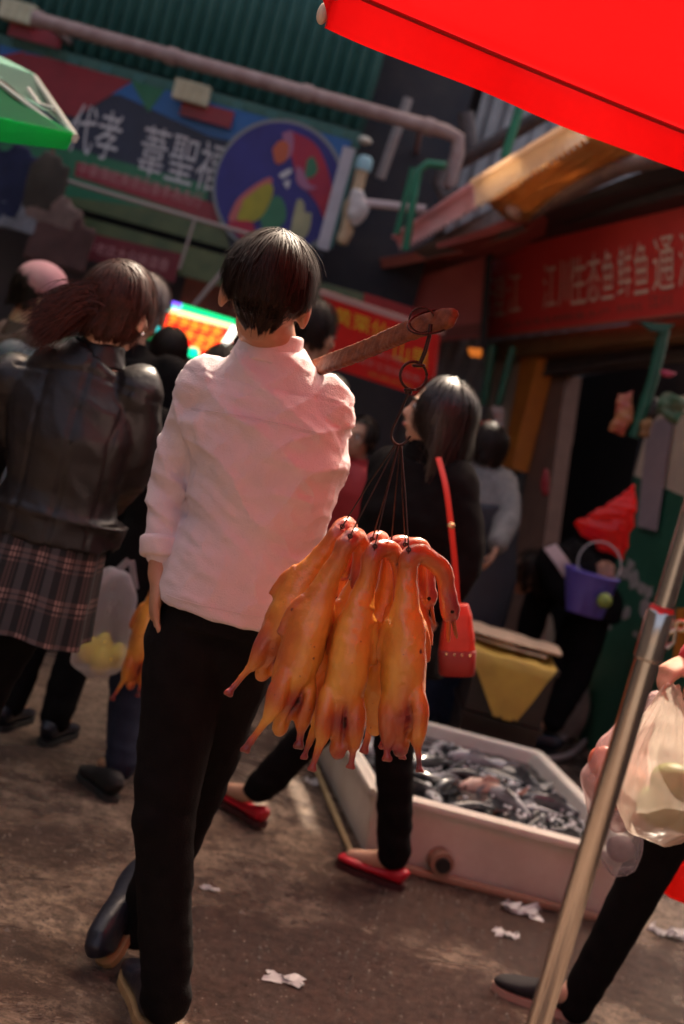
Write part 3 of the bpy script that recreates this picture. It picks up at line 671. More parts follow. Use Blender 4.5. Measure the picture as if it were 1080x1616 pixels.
# right of the banner: white board, rolled parasol, dark sheds, window, boxes, pipes
pa, pb = P(553, 240, 8.6), P(508, 388, 8.6)
t = thing('white_board', 'tall narrow white board leaning beside the round painting', 'board', pb)
xm = (pa.x + pb.x) / 2
b = B(); b.box((xm, 8.6, (pa.z + pb.z) / 2), (.036, .03, (pa.z - pb.z) / 2 + .02)); b.obj('panel', mat('greyish_white', (.50, .48, .52), (.4, .38, .42), scale=8), t)
b = B(); b.box((xm + .046, 8.6, (pa.z + pb.z) / 2), (.008, .034, (pa.z - pb.z) / 2)); b.obj('edge_strip', teal, t)
x2 = P(553, 310, 8.55).x + .03
t = thing('rolled_parasol', 'rolled beige parasol with a pale blue cap beside the white board', 'parasol', (x2, 8.55, pb.z))
zz0, zz1 = P(533, 385, 8.55).z, P(566, 243, 8.55).z; H_ = zz1 - zz0
b = B(); b.tube([V(x2, 8.55, zz0 + H_ * k) for k in (0, .1, .25, .35, .45, .52, .6, .84)], [.035, .042, .04, .05, .06, .045, .035, .04]); b.fused('cover', mat('beige_cloth', (.55, .40, .24), (.45, .33, .2), scale=8), t, .012, 2, lambda c, n_: .012 * nz(c, 14))
b = B(); b.tube([V(x2, 8.55, zz0 + H_ * k) for k in (.84, .88, .97, 1.0)], [.047, .05, .046, .03]); b.obj('cap', mat('pale_blue_plastic', (.30, .52, .58), rough=.4), t, True, 40)
b = B(); b.ell(V(x2 + .035, 8.50, zz0 + H_ * .40), (.06, .05, .10)); b.ell(V(x2 + .01, 8.49, zz0 + H_ * .52), (.05, .04, .06)); b.fused('white_bundle', mat('white_cloth', (.62, .58, .55), (.5, .46, .44), scale=12), t, .012, 2, lambda c, n_: .02 * nz(c, 16, 2))
p = P(576, 222, 8.7); b = B(); b.ell(p, (.045, .05, .026)); b.obj('bulb', mat('pale_glass', (.6, .6, .52), rough=.3), None, True); tag(bpy.context.scene.objects[-1] if False else b.obj('lamp_bulb', mat('pale_glass', (.6, .6, .52)), None, True, None, p), 'pale round lamp just right of the green fascia end', 'lamp')
bpy.data.objects.remove(bpy.data.objects['bulb'])
shed = thing('shed', 'dark timber shed between the banner and the grey corrugated roof', 'building', (.1, 10.6, 0))
b = B(); b.box((.45, 10.7, 2.4), (.90, .12, 2.4)); b.obj('wall', dark_wall, shed)
xw = P(690, 150, 10.4).x
for k in range(6):
    b = B(); b.box((xw - .35 + k * .115, 10.52, P(690, 150, 10.5).z + .1), (.052, .03, .62)); b.obj('plank', mat('brown_plank', (.045, .030, .028), (.07, .05, .045), scale=9, stretch=(4, 4, .5)), shed)
pw = P(645, 248, 10.3)
b = B()
for s_ in (-1, 1): b.box(pw + V(s_ * .17, 0, 0), (.028, .04, .24)); b.box(pw + V(0, -.003, s_ * .24), (.20, .042, .028))
b.obj('window_frame', mat('tan_frame', (.30, .19, .11), (.22, .14, .08), scale=12), shed)
b = B(); b.box(pw + V(0, .03, 0), (.15, .01, .22)); b.obj('pane', mat('dusty_pane', (.20, .21, .22), rough=.25), shed)
pA = P(684, 262, 10.0)
t = thing('meter_box', 'pale grey meter box on the wall beside the tan window', 'box', pA)
b = B(); b.box(pA, (.105, .08, .23)); b.obj('housing', mat('pale_grey_box', (.42, .41, .37), (.34, .33, .3), scale=8), t)
b = B(); b.box(pA + V(0, -.085, 0), (.09, .008, .20)); b.obj('door', mat('pale_grey_box2', (.46, .45, .41)), t)
# steel post, pipes
def strut(label, pts, r, m_, nm='pipe', cat='pipe', sq=False):
    pts = [Vector(p) for p in pts]; b = B(); b.tube(pts, [r] * len(pts), n=4 if sq else 12); tag(b.obj(nm, m_, None, True, 40, org=pts[-1]), label, cat)
grey_p = mat('grey_painted_steel', (.30, .26, .25), (.22, .19, .185), rough=.5, scale=10)
strut('grey steel post hanging down in front of the dark shed', [P(645, 155, 8.9), P(600, 282, 8.9)], .03, grey_p, 'post', 'post', True)
strut('pale horizontal bar right of the white board', [P(552, 318, 8.5), P(610, 324, 8.5), P(672, 331, 8.5)], .026, mat('pale_bar', (.52, .42, .42)), 'bar', 'bar')
dk = mat('dark_iron', (.045, .036, .038), (.08, .06, .06), rough=.5, scale=20)
strut('dark slanting pipe climbing right above the grey corrugated wall', [P(700, 270, 8.6), P(800, 215, 8.4), P(880, 168, 8.2)], .045, dk)
strut('dark bent pipe hanging below the elbow of the long pipe', [P(700, 262, 8.3), P(690, 290, 8.3), P(700, 312, 8.3), P(725, 300, 8.3)], .035, dk)
strut('dark stub pipe at the end of the long pipe', [P(735, 178, 8.6), P(742, 240, 8.6)], .05, dk)
strut('thin brown pipe on the plank wall', [P(737, 140, 9.8), P(715, 215, 9.8)], .03, dk)
gpm = mat('green_painted_pole', (.010, .17, .085), (.015, .13, .07), rough=.4)
strut('green pole rising in front of the grey corrugated wall', [P(822, 165, 7.9), P(796, 250, 7.9)], .025, gpm, 'green_pole', 'pole')
e = P(668, 262, 8.0)
strut('green bent handrail pipe in the middle above the awnings', [P(640, 395, 8.0), P(655, 300, 8.0), P(662, 268, 8.0), P(676, 258, 8.0), P(705, 262, 8.0)], .022, gpm, 'green_rail', 'rail')
strut('second green upright left of the bent handrail', [P(626, 370, 8.1), P(652, 265, 8.1)], .018, gpm, 'green_rail', 'rail')
# grey corrugated wall upper right, behind the awnings
cg = thing('corrugated_wall', 'light grey corrugated wall behind the pipes at upper right', 'wall', (1.2, 10.2, 0))
cgm = mat('galvanised_sheet', (.42, .42, .43), (.30, .30, .31), rough=.45, scale=4, metal=.1)
for k in range(5): corr('sheet', P(735, 250, 10).x + k * .6, P(735, 250, 10).x + k * .6 + .61, .2, 5.4, 10.2 - .008 * (k % 2), .11, .022, cgm, cg)

# dark hanging things on the far left of the facade
for i, (px, py, w_, h_, c_, lb_) in enumerate(((15, 300, .17, .26, (.012, .018, .06), 'dark blue jacket hanging at the far left under the green umbrella'), (28, 345, .16, .10, (.22, .23, .26), 'grey white folded cloth on the far left rack'),
        (68, 300, .15, .20, (.05, .04, .03), 'dark jacket hanging on the rack right of the blue one'), (80, 340, .22, .09, (.20, .13, .11), 'pale brown cloth bundle below the dark hanging jacket'), (95, 385, .22, .16, (.09, .04, .035), 'brown cloth bundle lowest on the far left rack'))):
    p = P(px, py, 8.0); b = B(); b.box(p, (w_ * .8, .03, h_ * .8)); b.box(p + V(w_ * .1, 0, h_ * .8), (w_ * .35, .03, .05))
    tag(b.fused('hanging_cloth', mat('hung_cloth_%s' % 'abcde'[i], c_, tuple(x * .6 for x in c_), scale=8, rough=.85), None, .018, 2, lambda c, n_: .03 * nz((c[0] * 9, c[1] * 6, c[2] * 3), 1, 3), org=p), lb_, 'cloth')
p0 = P(0, 280, 8.1)
strut('horizontal rack bar holding the hanging cloths at the far left', [P(-60, 240, 8.05), P(110, 290, 8.05)], .012, dk, 'rack_bar', 'rail')

# near-black panel painted as the shaded interior, stall fronts under the banner
st = thing('stall_front', 'stall front with orange panels and a dark-painted interior below the banner', 'stall', (-1.0, 8.9, 0))
b = B(); b.box((-2.2, 9.05, .95), (2.4, .08, .95)); b.obj('wall', mat('near_black_interior', (.022, .018, .020), (.05, .035, .035), scale=3), st)
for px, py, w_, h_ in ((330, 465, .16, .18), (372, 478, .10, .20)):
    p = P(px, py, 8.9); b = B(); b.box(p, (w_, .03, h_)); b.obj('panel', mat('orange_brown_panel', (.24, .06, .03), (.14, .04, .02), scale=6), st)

# ---------------------------------------------------------------- lit sign
def em(name, c, s): return mat(name, (.02, .02, .02), emit=c, estr=s)
sg = thing('lit_sign', 'glowing shop sign with red field and green, cyan and violet edges', 'sign', P(300, 520, 7.6))
yq = 7.6
def eq(name, pts, m_, dy=0.0, par=sg):
    b = B(); b.prism([onpl(x_, y_, (0, yq - dy, 0), V(0, -1, 0)) for x_, y_ in pts], V(0, .02, 0)); return b.obj(name, m_, par)
eq('back_panel', [(228, 460), (375, 505), (362, 575), (215, 560)], mat('sign_case', (.02, .02, .02)), 0)
eq('red_field', [(262, 487), (368, 516), (362, 560), (300, 560), (250, 530)], em('red_light', (1, .012, .006), 1.3), .022)
eq('green_border', [(286, 479), (372, 505), (368, 516), (283, 490)], em('green_light', (.0, .75, .22), .7), .025)
eq('yellow_border', [(270, 486), (366, 512), (365, 519), (266, 493)], em('yellow_light', (1, .85, .35), .8), .028)
eq('violet_border', [(238, 466), (288, 480), (286, 486), (236, 473)], em('violet_light', (.22, .10, 1), .9), .027)
eq('cyan_border', [(238, 473), (284, 486), (262, 494), (252, 528), (243, 528), (236, 500)], em('cyan_light', (.0, .85, .85), .8), .026)
for (x_, y_) in ((275, 500), (292, 506), (308, 512), (325, 516), (343, 521), (268, 516), (283, 522), (300, 527), (318, 533), (334, 535), (352, 538), (312, 545), (330, 550)):
    b = B(); p = onpl(x_, y_, (0, yq - .045, 0), V(0, -1, 0)); b.box(p, (.026, .006, .006)); b.box(p, (.006, .0065, .024)); b.box(p + V(0, 0, -.02), (.02, .007, .005)); b.obj('letter_stroke', em('orange_light', (1, .30, .02), .7), sg)
b = B(); b.ell(P(305, 556, 7.5), (.035, .03, .028)); tag(b.obj('green_lamp', em('green_lamp', (.0, .8, .35), .8), None, True, None, P(305, 556, 7.5)), 'small round green lamp under the lit sign', 'lamp')
b = B(); b.ell(P(238, 528, 7.5), (.03, .03, .028)); tag(b.obj('green_lamp', em('green_lamp2', (.0, .45, .12), .35), None, True, None, P(238, 528, 7.5)), 'dim green lamp left of the lit sign behind the ponytail woman', 'lamp')
b = B(); p = P(362, 532, 7.4); b.tube([p + V(-.02, 0, -.07), p + V(.02, 0, .06)], [.018, .018]); tag(b.obj('white_lamp', em('white_lamp', (1, .95, .8), 1.6), None, True, None, p), 'short white tube lamp at the right end of the lit sign', 'lamp')
# ---------------------------------------------------------------- the rest of the street: left row and the houses behind the camera
sooty = mat('sooty_render', (.10, .085, .075), (.16, .13, .11), rough=.85, scale=1.5)
for lab, c_, h_, fr in (('grey rendered market house along the left side of the street', (-5.6, 1.5, 2.1), (1.2, 7.0, 2.1), 0), ('grey rendered house closing the street behind the camera', (0, -8.0, 1.9), (7.0, 1.0, 1.9), 1), ('brown rendered house behind the right hand shops', (5.6, 0.5, 2.0), (1.6, 7.0, 2.0), 2)):
    t = thing('market_house', lab, 'building', (c_[0], c_[1], 0)); b = B(); b.box(c_, h_); b.obj('wall', sooty, t)
    b = B(); b.box((c_[0], c_[1], 2 * h_[2] + .05), (h_[0] + .15, h_[1] + .15, .06)); b.obj('roof', dark_wall, t)
    for k in range(6):
        u = -1 + (k + .5) / 3
        if fr == 1: q_ = V(c_[0] + u * h_[0], c_[1] + h_[1] + .02, 3.1); hx = (.55, .04, .6)
        else: q_ = V(c_[0] + (h_[0] + .02) * (1 if fr == 0 else -1), c_[1] + u * h_[1], 3.1); hx = (.04, .45, .6)
        b = B(); b.box(q_, hx); w_ = b.obj('window', dark_wall, t)
        q2_ = q_ - V(0, 0, 2.0); b = B(); b.box(q2_, (hx[0] * 1.6 if fr == 1 else hx[0], hx[1] if fr == 1 else hx[1] * 1.6, 1.0)); b.obj('shutter', mat('grey_shutter', (.06, .06, .065), (.09, .085, .085), scale=3), t)

# ================================================================ RED POSTER, RIGHT-HAND SHOPS
q = [P(508, 466, 7.6), P(692, 527, 7.3), P(680, 632, 7.3), P(500, 572, 7.6)]
ps = thing('red_poster', 'bright red poster board with yellow and white characters behind the carrying pole', 'poster', q[3])
board('panel', q, .03, mat('bright_red_print', (.78, .018, .012), (.68, .015, .012), rough=.4, transl=((.8, .03, .02), .25)), ps)
ye = mat('yellow_lettering', (.75, .42, .02), rough=.5); ro = mat('pale_red_lettering', (.62, .20, .16), rough=.5)
writing('lettering', '黄栗仙', qsub(q, .13, .09, .60, .34), ye, ps, .006)
writing('lettering', '山果', qsub(q, .66, .30, .95, .58), ye, ps, .006)
writing('small_lettering', '美味小吃', qsub(q, .42, .50, .74, .62), ro, ps, .006)
writing('small_lettering', '传统手工现做现卖', qsub(q, .28, .70, .90, .80), ro, ps, .006)
writing('small_lettering', '欢迎光临', qsub(q, .46, .86, .84, .94), mat('orange_lettering', (.7, .2, .03)), ps, .006)
b = B(); n_ = qn(q)
b.prism([q[0] + V(-.02, 0, .03), q[1] + V(.01, 0, .03), q[1] + V(.01, 0, 0), q[0] + V(-.02, 0, 0)], -n_ * .05); b.obj('top_rail', mat('pale_pink_rail', (.45, .24, .2)), ps)
q = [P(575, 462, 8.3), P(652, 486, 8.2), P(650, 520, 8.2), P(572, 495, 8.3)]
t = thing('small_red_sign', 'small dark red sign with an orange band above the red poster', 'sign', q[3]); board('panel', q, .03, mat('mid_red_print', (.36, .02, .018), (.28, .02, .02)), t)
board('band', qsub(q, .15, .55, .98, .92), .012, mat('orange_band', (.42, .10, .03)), t, None, .012)
# dark maroon panel between poster and fish sign
q = [P(632, 448, 9.6), P(768, 404, 9.4), P(764, 532, 9.4), P(622, 545, 9.6)]
t = thing('maroon_signboard', 'dull maroon signboard left of the big red fish sign', 'sign', q[3]); board('panel', q, .06, mat('maroon_board', (.44, .10, .09), (.52, .14, .12), scale=4, rough=.6), t)
board('lower_edge', qsub(q, .45, .82, 1, .97), .02, mat('maroon_edge', (.24, .06, .045)), t, None, .02)
b = B(); b.prism([P(768, 402, 9.3), P(778, 400, 9.3), P(766, 560, 9.3), P(756, 560, 9.3)], V(0, .05, 0)); tag(b.obj('downpipe', mat('black_post', (.012, .010, .010)), None, False, None, P(762, 560, 9.3)), 'black post between the maroon board and the fish sign', 'post')

# right wall plane
pR = V(1.589, 7.444, 0); uR = V(.247, -.969, 0).normalized(); nR = V(-uR.y * -1, -uR.x, 0); nR = V(-.969, -.247, 0).normalized()
def W(px, py, off=0.0): return onpl(px, py, pR + nR * off, nR)
def slabR(name, pts, th, m_, par=None, off=0.0, org=None):
    b = B(); b.prism([W(x_, y_, off + th) for x_, y_ in pts], -nR * th); return b.obj(name, m_, par, False, None, org)
shop = thing('fish_shop', 'fish shop front with cream and green walls under the big red sign', 'building', (1.8, 7.5, 0))
cream = mat('cream_plaster', (.62, .47, .34), (.50, .38, .28), rough=.85, scale=5, bump=.2); green_w = mat('dark_green_paint', (.012, .085, .045), (.022, .11, .06), rough=.55, scale=6, bump=.15)
brown = mat('brown_door_frame', (.19, .10, .07), (.24, .13, .09), rough=.7, scale=8)
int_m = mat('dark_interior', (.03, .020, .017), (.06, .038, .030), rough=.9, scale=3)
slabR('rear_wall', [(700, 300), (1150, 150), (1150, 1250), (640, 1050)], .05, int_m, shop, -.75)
slabR('shutter_box', [(850, 548), (1090, 500), (1090, 560), (846, 592)], .10, mat('dark_shutter', (.035, .024, .022), (.06, .04, .035), scale=6), shop, .0)
for k in range(4): slabR('shutter_slat', [(852, 552 + k * 11), (1090, 510 + k * 12), (1090, 519 + k * 12), (851, 561 + k * 11)], .02, mat('shutter_slat', (.05, .035, .03), (.08, .055, .05), scale=8), shop, .105)
slabR('door_frame', [(852, 596), (893, 592), (838, 1010), (795, 1000)], .10, brown, shop, -.05)
slabR('door_frame', [(896, 592), (905, 592), (890, 700), (880, 700)], .06, brown, shop, -.12)
slabR('wall_panel', [(785, 560), (828, 548), (800, 692), (758, 700)], .06, cream, shop, .06)
slabR('wall_base', [(768, 700), (800, 693), (742, 980), (705, 985)], .06, green_w, shop, .06)
slabR('orange_pillar', [(826, 545), (856, 541), (806, 740), (790, 735), (800, 690)], .12, mat('orange_paint', (.62, .20, .02), (.52, .15, .018), rough=.5, scale=9), shop, .06)
slabR('wall_panel', [(1032, 640), (1120, 610), (1120, 800), (1000, 750)], .08, cream, shop, .0)
slabR('wall_base', [(1003, 744), (1120, 775), (1120, 1250), (905, 1200)], .08, green_w, shop, -.004)
slabR('beam', [(772, 540), (1090, 500), (1090, 528), (774, 566)], .12, mat('ochre_beam', (.22, .10, .03), (.16, .07, .02), scale=6), shop, .12)
slabR('orange_strip', [(1068, 960), (1100, 960), (1085, 1040), (1062, 1040)], .05, mat('orange_paint', (.42, .12, .015)), shop, .08)
for k, (x_, y_, s_) in enumerate(((985, 905, 9), (1000, 915, 12), (1012, 930, 7), (975, 955, 6), (988, 968, 8), (1003, 1000, 4), (1018, 960, 12), (1022, 935, 9), (962, 990, 4), (995, 890, 8), (1025, 985, 6))):
    r_ = random.Random(k); pts = [(x_ + s_ * r_.uniform(.5, 1.2) * math.cos(a), y_ + 1.4 * s_ * r_.uniform(.5, 1.2) * math.sin(a)) for a in [i * 2 * math.pi / 9 for i in range(9)]]
    slabR('peeling_patch', pts, .004, mat('bare_plaster', (.42, .36, .32), (.3, .26, .24), scale=20), shop, .0765)
slabR('doorway_shade', [(905, 596), (1032, 575), (1000, 745), (960, 1000), (850, 1000)], .02, mat('near_black_doorway', (.009, .008, .009), (.02, .014, .014), scale=4), shop, -.5)  # near-black sheet standing in for the shade inside the doorway
# hanging paper strip
pp = thing('paper_strip', 'long pinkish grey paper strip hanging down over the green and cream wall', 'paper', W(1020, 830, .1)); pp_m = mat('pinkish_paper', (.34, .25, .25), (.28, .21, .22), rough=.8, scale=7)
slabR('sheet', [(1022, 668), (1062, 655), (1035, 838), (1005, 830)], .006, pp_m, pp, .10)
# the big red sign
q = [P(772, 398, 9.9), P(1120, 297, 6.75), P(1120, 492, 6.75), P(768, 534, 9.9)]
fs_ = thing('fish_sign', 'big red shop sign with one row of large pale characters at right', 'sign', q[3])
board('panel', q, .05, mat('sign_red', (.88, .075, .060), (.80, .062, .052), rough=.5, scale=2), fs_)
n_ = qn(q); b = B(); b.prism([qsub(q, 0, .985, 0, 1)[0] + n_ * .012, qsub(q, 1, .985, 1, 1)[0] + n_ * .012, q[2] + n_ * .012, q[3] + n_ * .012], -n_ * .03); b.obj('lower_edge', mat('pale_edge', (.45, .2, .14)), fs_)
lp = mat('pale_pink_letters', (.92, .70, .56), (.88, .64, .50), rough=.5, scale=5)
def su(px):     # fraction along the sign for a pixel column on its mid line
    best = 0
    for i in range(201):
        t_ = i / 200; p = qsub(q, t_, .5, t_, .5)[0] - V(0, 0, CZ); x_ = 540 + p.dot(right) / p.dot(fwd) * FPX
        if x_ <= px: best = t_
    return best
for ch, x0, x1 in (('澄', 776, 800), ('江', 803, 824), ('江', 860, 880), ('川', 884, 906), ('生', 906, 928), ('态', 930, 950), ('鱼', 952, 972), ('鲜', 977, 1000), ('鱼', 1003, 1026), ('通', 1034, 1068), ('海', 1074, 1108)):
    writing('lettering', ch, qsub(q, su(x0), .30, su(x1), .77), lp, fs_, .006)
writing('small_lettering', '批发零售各种鲜鱼水产', qsub(q, su(800), .85, su(965), .92), mat('dull_pink_lettering', (.34, .13, .10)), fs_, .006)
writing('small_lettering', '联系电话', qsub(q, su(978), .84, su(1015), .91), mat('dull_pink_lettering', (.34, .13, .10)), fs_, .006)
writing('small_lettering', '江川', qsub(q, su(1026), .80, su(1062), .91), mat('dull_pink_lettering', (.34, .13, .10)), fs_, .006)
# dark underside of the shop roof above the sign
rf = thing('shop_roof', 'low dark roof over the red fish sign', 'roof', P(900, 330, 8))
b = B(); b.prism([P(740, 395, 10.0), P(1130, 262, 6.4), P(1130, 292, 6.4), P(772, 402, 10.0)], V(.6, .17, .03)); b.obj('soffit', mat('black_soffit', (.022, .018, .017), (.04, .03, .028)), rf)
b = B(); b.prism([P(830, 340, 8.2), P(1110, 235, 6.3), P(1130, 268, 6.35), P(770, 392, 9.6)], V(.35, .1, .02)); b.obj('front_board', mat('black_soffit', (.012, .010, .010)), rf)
rod('roof_edge_pipe', [P(835, 340, 7.9), P(905, 300, 7.2), P(985, 262, 6.6), P(1100, 238, 6.0)], .04, mat('grey_brown_pipe', (.16, .11, .10), (.24, .16, .14), scale=12), rf, 12)
# awnings farther down: long curving edges
def strip(name, label, top, bot, Ys, m_, dep=(.5, .9, .10), th=.02):
    t_ = thing(name, label, 'awning', P(*bot[0], Ys[0])); n = len(top); vs = []; 
    T_ = spl([P(x_, y_, Y_) for (x_, y_), Y_ in zip(top, Ys)], 6); B_ = spl([P(x_, y_, Y_) for (x_, y_), Y_ in zip(bot, Ys)], 6)
    k = len(T_); D_ = V(*dep); vs = [];
    for i in range(k): vs += [T_[i], B_[i], B_[i] + V(.0, th, 0), T_[i] + V(0, th, 0), ]
    fs = []
    for i in range(k - 1):
        a = i * 4
        for j in range(4): fs.append((a + j, a + (j + 1) % 4, a + 4 + (j + 1) % 4, a + 4 + j))
    fs += [(0, 3, 2, 1), ((k - 1) * 4, (k - 1) * 4 + 1, (k - 1) * 4 + 2, (k - 1) * 4 + 3)]
    mesh('valance', vs, fs, m_, t_, False)
    vs = []
    for i in range(k): vs += [T_[i], T_[i] + D_, T_[i] + D_ - V(0, 0, .012), T_[i] - V(0, 0, .012)]
    mesh('sheet', vs, fs, m_, t_, False); return t_
strip('red_brown_awning', 'long red brown awning edge curving from behind the man to the shop roof', [(388, 446), (500, 420), (600, 408), (700, 388), (780, 366), (834, 338)], [(386, 456), (500, 434), (602, 424), (700, 404), (785, 384), (834, 362)], [10.2, 9.9, 9.4, 8.9, 8.5, 8.2], mat('red_brown_awning', (.50, .14, .095), (.38, .10, .075), rough=.6, scale=5), (.3, .9, .06))
strip('dull_pink_awning', 'dull pink brown awning edge below the red brown one', [(490, 446), (560, 442), (630, 432), (706, 410)], [(488, 476), (560, 474), (632, 462), (708, 436)], [10.3, 10.1, 9.9, 9.7], mat('dull_pink_awning', (.38, .17, .13), (.28, .12, .095), rough=.7, scale=5), (.3, .9, .05))
strip('red_roof_edge', 'red painted roof edge sloping up to the right below the frilled awning', [(690, 384), (760, 362), (815, 338), (828, 330)], [(690, 392), (760, 374), (818, 356), (832, 346)], [8.3, 8.1, 7.9, 7.8], mat('red_roof_edge', (.40, .09, .07), (.3, .07, .06)), (.3, .7, .08))
b = B(); b.ell(P(812, 332, 7.8), (.05, .06, .045)); tag(b.obj('cloth_knot', mat('pale_cloth', (.5, .38, .33)), None, True, None, P(812, 332, 7.8)), 'pale cloth knot at the end of the red roof edge', 'cloth')
# frilled awning with pleats
def frill(name, label, a0, a1, b0, b1, Y0, Y1, m_, npl, m2=None):
    t_ = thing(name, label, 'awning', P(*b0, Y0)); n = npl * 6; vs = []; fs = []
    nrm = (P(*a1, Y1) - P(*a0, Y0)).cross(V(0, 0, 1)).normalized()
    rows = 4
    for i in range(n + 1):
        t = i / n; T_ = P(*a0, Y0).lerp(P(*a1, Y1), t); B_ = P(*b0, Y0).lerp(P(*b1, Y1), t)
        ph = 2 * math.pi * t * npl
        for k in range(rows + 1):
            v = k / rows; p = T_.lerp(B_, v) + nrm * (.016 * v * math.sin(ph)) + V(0, 0, -.010 * (v == 1) * (math.cos(ph)))
            vs.append(p)
    for i in range(n):
        for k in range(rows): a = i * (rows + 1) + k; fs.append((a, a + 1, a + rows + 2, a + rows + 1))
    mesh('valance', vs, fs, m_, t_, True)
    e = B(); e.tube([P(*a0, Y0), P(*a1, Y1)], [.016, .016], n=8); e.obj('rail', m2 or m_, t_, True, 40)
    A_, C_ = P(*a0, Y0), P(*a1, Y1); e = B(); wd_ = .10 if npl > 21 else .12; e.prism([A_, C_, C_ + V(wd_, .3 * wd_, .10 * wd_), A_ + V(wd_, .3 * wd_, .10 * wd_)], V(0, 0, -.01)); e.obj('sheet', m_, t_)
    return t_
peach = mat('peach_sunlit_canvas', (.88, .72, .56), (.82, .62, .46), rough=.7, transl=((1.0, .86, .68), .65), scale=10)  # sunlit stretch of the awning, sunlight put into its paler colour
mauve = mat('mauve_shaded_canvas', (.78, .54, .53), (.70, .46, .46), rough=.7, transl=((.9, .6, .6), .6), scale=10)  # shaded stretch of the same awning, shade put into the mauve
frill('frilled_awning', 'sunlit peach awning with a pleated edge at upper right', (746, 288), (908, 190), (754, 328), (925, 222), 7.6, 6.2, peach, 22)
frill('frilled_awning', 'dull mauve pleated awning edge in the shade, left of the peach one', (622, 374), (745, 292), (634, 396), (753, 330), 9.2, 7.65, mauve, 20)
# straw matting under the awning: each reed a part
mt_ = thing('straw_mat', 'woven golden straw matting under the awning beside the red canopy', 'mat', P(860, 300, 6.9))
straw = mat('straw', (.76, .52, .22), (.62, .32, .10), rough=.6, scale=9, transl=((1.0, .78, .48), .6), stretch=(1, 1, 1))
A0, A1, C0, C1 = P(770, 318, 7.9), P(935, 212, 6.5), P(812, 356, 8.0), P(1010, 236, 6.5)
rs_ = random.Random(3)
for k in range(26):
    v = k / 25; a = A0.lerp(C0, v); c = A1.lerp(C1, v); e = B(); pts = []
    for i in range(13): t = i / 12; pts.append(a.lerp(c, t) + V(rs_.uniform(-.006, .006), 0, .010 * math.sin(i * math.pi + k * math.pi) + rs_.uniform(-.006, .006)))
    e.tube(pts, [.0175] * 13, [.005] * 13, n=5); e.obj('reed', straw, mt_, True)
e = B(); e.tube([A0 + V(0, 0, .03), C0 + V(0, 0, .03)], [.012] * 2); e.tube([A1 + V(0, 0, .03), C1 + V(0, 0, .03)], [.012] * 2); e.obj('batten', mat('brown_backing', (.16, .07, .03)), mt_)
# under awning clutter (light grey and dark goods on the ledge)
t = thing('roof_ledge', 'cluttered grey ledge under the pleated awning', 'ledge', P(740, 360, 8.2))
b = B(); b.prism([P(650, 396, 8.6), P(790, 322, 8.1), P(815, 350, 8.0), P(700, 384, 8.5)], V(.1, .25, .0)); b.obj('sheet', mat('grey_ledge', (.16, .15, .14), (.26, .24, .22), scale=14), t)

# green posts and hanging goods at the shop
def strutW(label, pts, r, m_, nm='green_pole', cat='pole'):
    b = B(); b.tube(pts, [r] * len(pts), n=12); tag(b.obj(nm, m_, None, True, 40, org=pts[-1]), label, cat)
gdk = mat('dark_green_pole', (.008, .10, .055), (.01, .07, .04), rough=.4)
strutW('thick green slanting pole under the right end of the fish sign', [P(1048, 520, 6.8), P(1030, 600, 6.8), P(1000, 690, 6.8)], .028, gdk)
strutW('thin green pole left of the orange pillar', [P(810, 548, 8.6), P(786, 640, 8.6)], .022, gdk)
strutW('dark green pole beside the black post', [P(778, 545, 8.9), P(764, 640, 8.9)], .028, gdk)
b = B(); b.prism([P(1010, 508, 6.75), P(1066, 512, 6.75), P(1050, 524, 6.75), P(1030, 522, 6.75)], V(0, .06, 0)); tag(b.obj('bracket', gdk, None, False, None, P(1040, 515, 6.75)), 'dark green bracket at the top of the thick pole', 'bracket')
def bagob(label, pts, th, m_, nm='hanging_bag', cat='bag', Y=6.9, amp=.02, seed=1, vox=.010):
    c = sum((P(x_, y_, Y) for x_, y_ in pts), V(0, 0, 0)) / len(pts); b = B(); w_ = [P(x_, y_, Y) for x_, y_ in pts]
    n = len(w_); inner = [c + (p - c) * .72 for p in w_]
    vs = w_ + [p + V(0, -th, 0) for p in inner] + [p + V(0, th, 0) for p in inner] + [c + V(0, -th * 1.15, 0), c + V(0, th * 1.15, 0)]
    fs = []
    for i in range(n):
        j = (i + 1) % n; fs += [(i, j, n + j, n + i), (j, i, 2 * n + i, 2 * n + j), (n + i, n + j, 3 * n), (2 * n + j, 2 * n + i, 3 * n + 1)]
    b.add(vs, fs); return tag(b.fused(nm, m_, None, vox, 2, lambda q_, n_: amp * (nz(q_, 16, seed) + .6 * nz((q_[0] * 10, q_[1] * 10, q_[2] * 40), 1, seed)), org=c), label, cat)
film_red = mat('red_plastic_film', (.85, .05, .04), (.75, .03, .03), rough=.2, transl=((1.0, .10, .07), .65), scale=6, spec=.8, wrinkle=.8, wscale=14)
bagob('crumpled red plastic bag held up beside the green wall', [(1002, 762), (1006, 800), (985, 890), (945, 868), (918, 845), (905, 826), (950, 800)], .022, film_red, 'red_bag', 'bag', 6.6, .016, 3, .007)
bagob('small red and yellow packet hanging by the green pole', [(975, 620), (1000, 615), (1000, 660), (985, 690), (960, 680), (970, 650)], .02, mat('red_packet', (.36, .03, .03), (.45, .22, .08), scale=14, rough=.35), 'packet', 'packet', 6.8, .012, 5)
bagob('dark red ribbon hanging in the shop doorway', [(857, 735), (866, 740), (868, 780), (857, 785), (853, 770)], .015, mat('deep_red', (.3, .015, .02)), 'ribbon', 'ribbon', 7.6, .008, 6)
bagob('red plastic bag hanging left of the orange pillar', [(752, 665), (775, 660), (782, 690), (760, 700), (745, 685)], .03, film_red, 'red_bag', 'bag', 8.2, .015, 7)
bagob('pale bag hanging beside the red one left of the orange pillar', [(776, 640), (798, 640), (795, 690), (778, 695)], .03, mat('pale_bag', (.42, .3, .26), rough=.5), 'pale_bag', 'bag', 8.3, .015, 8)
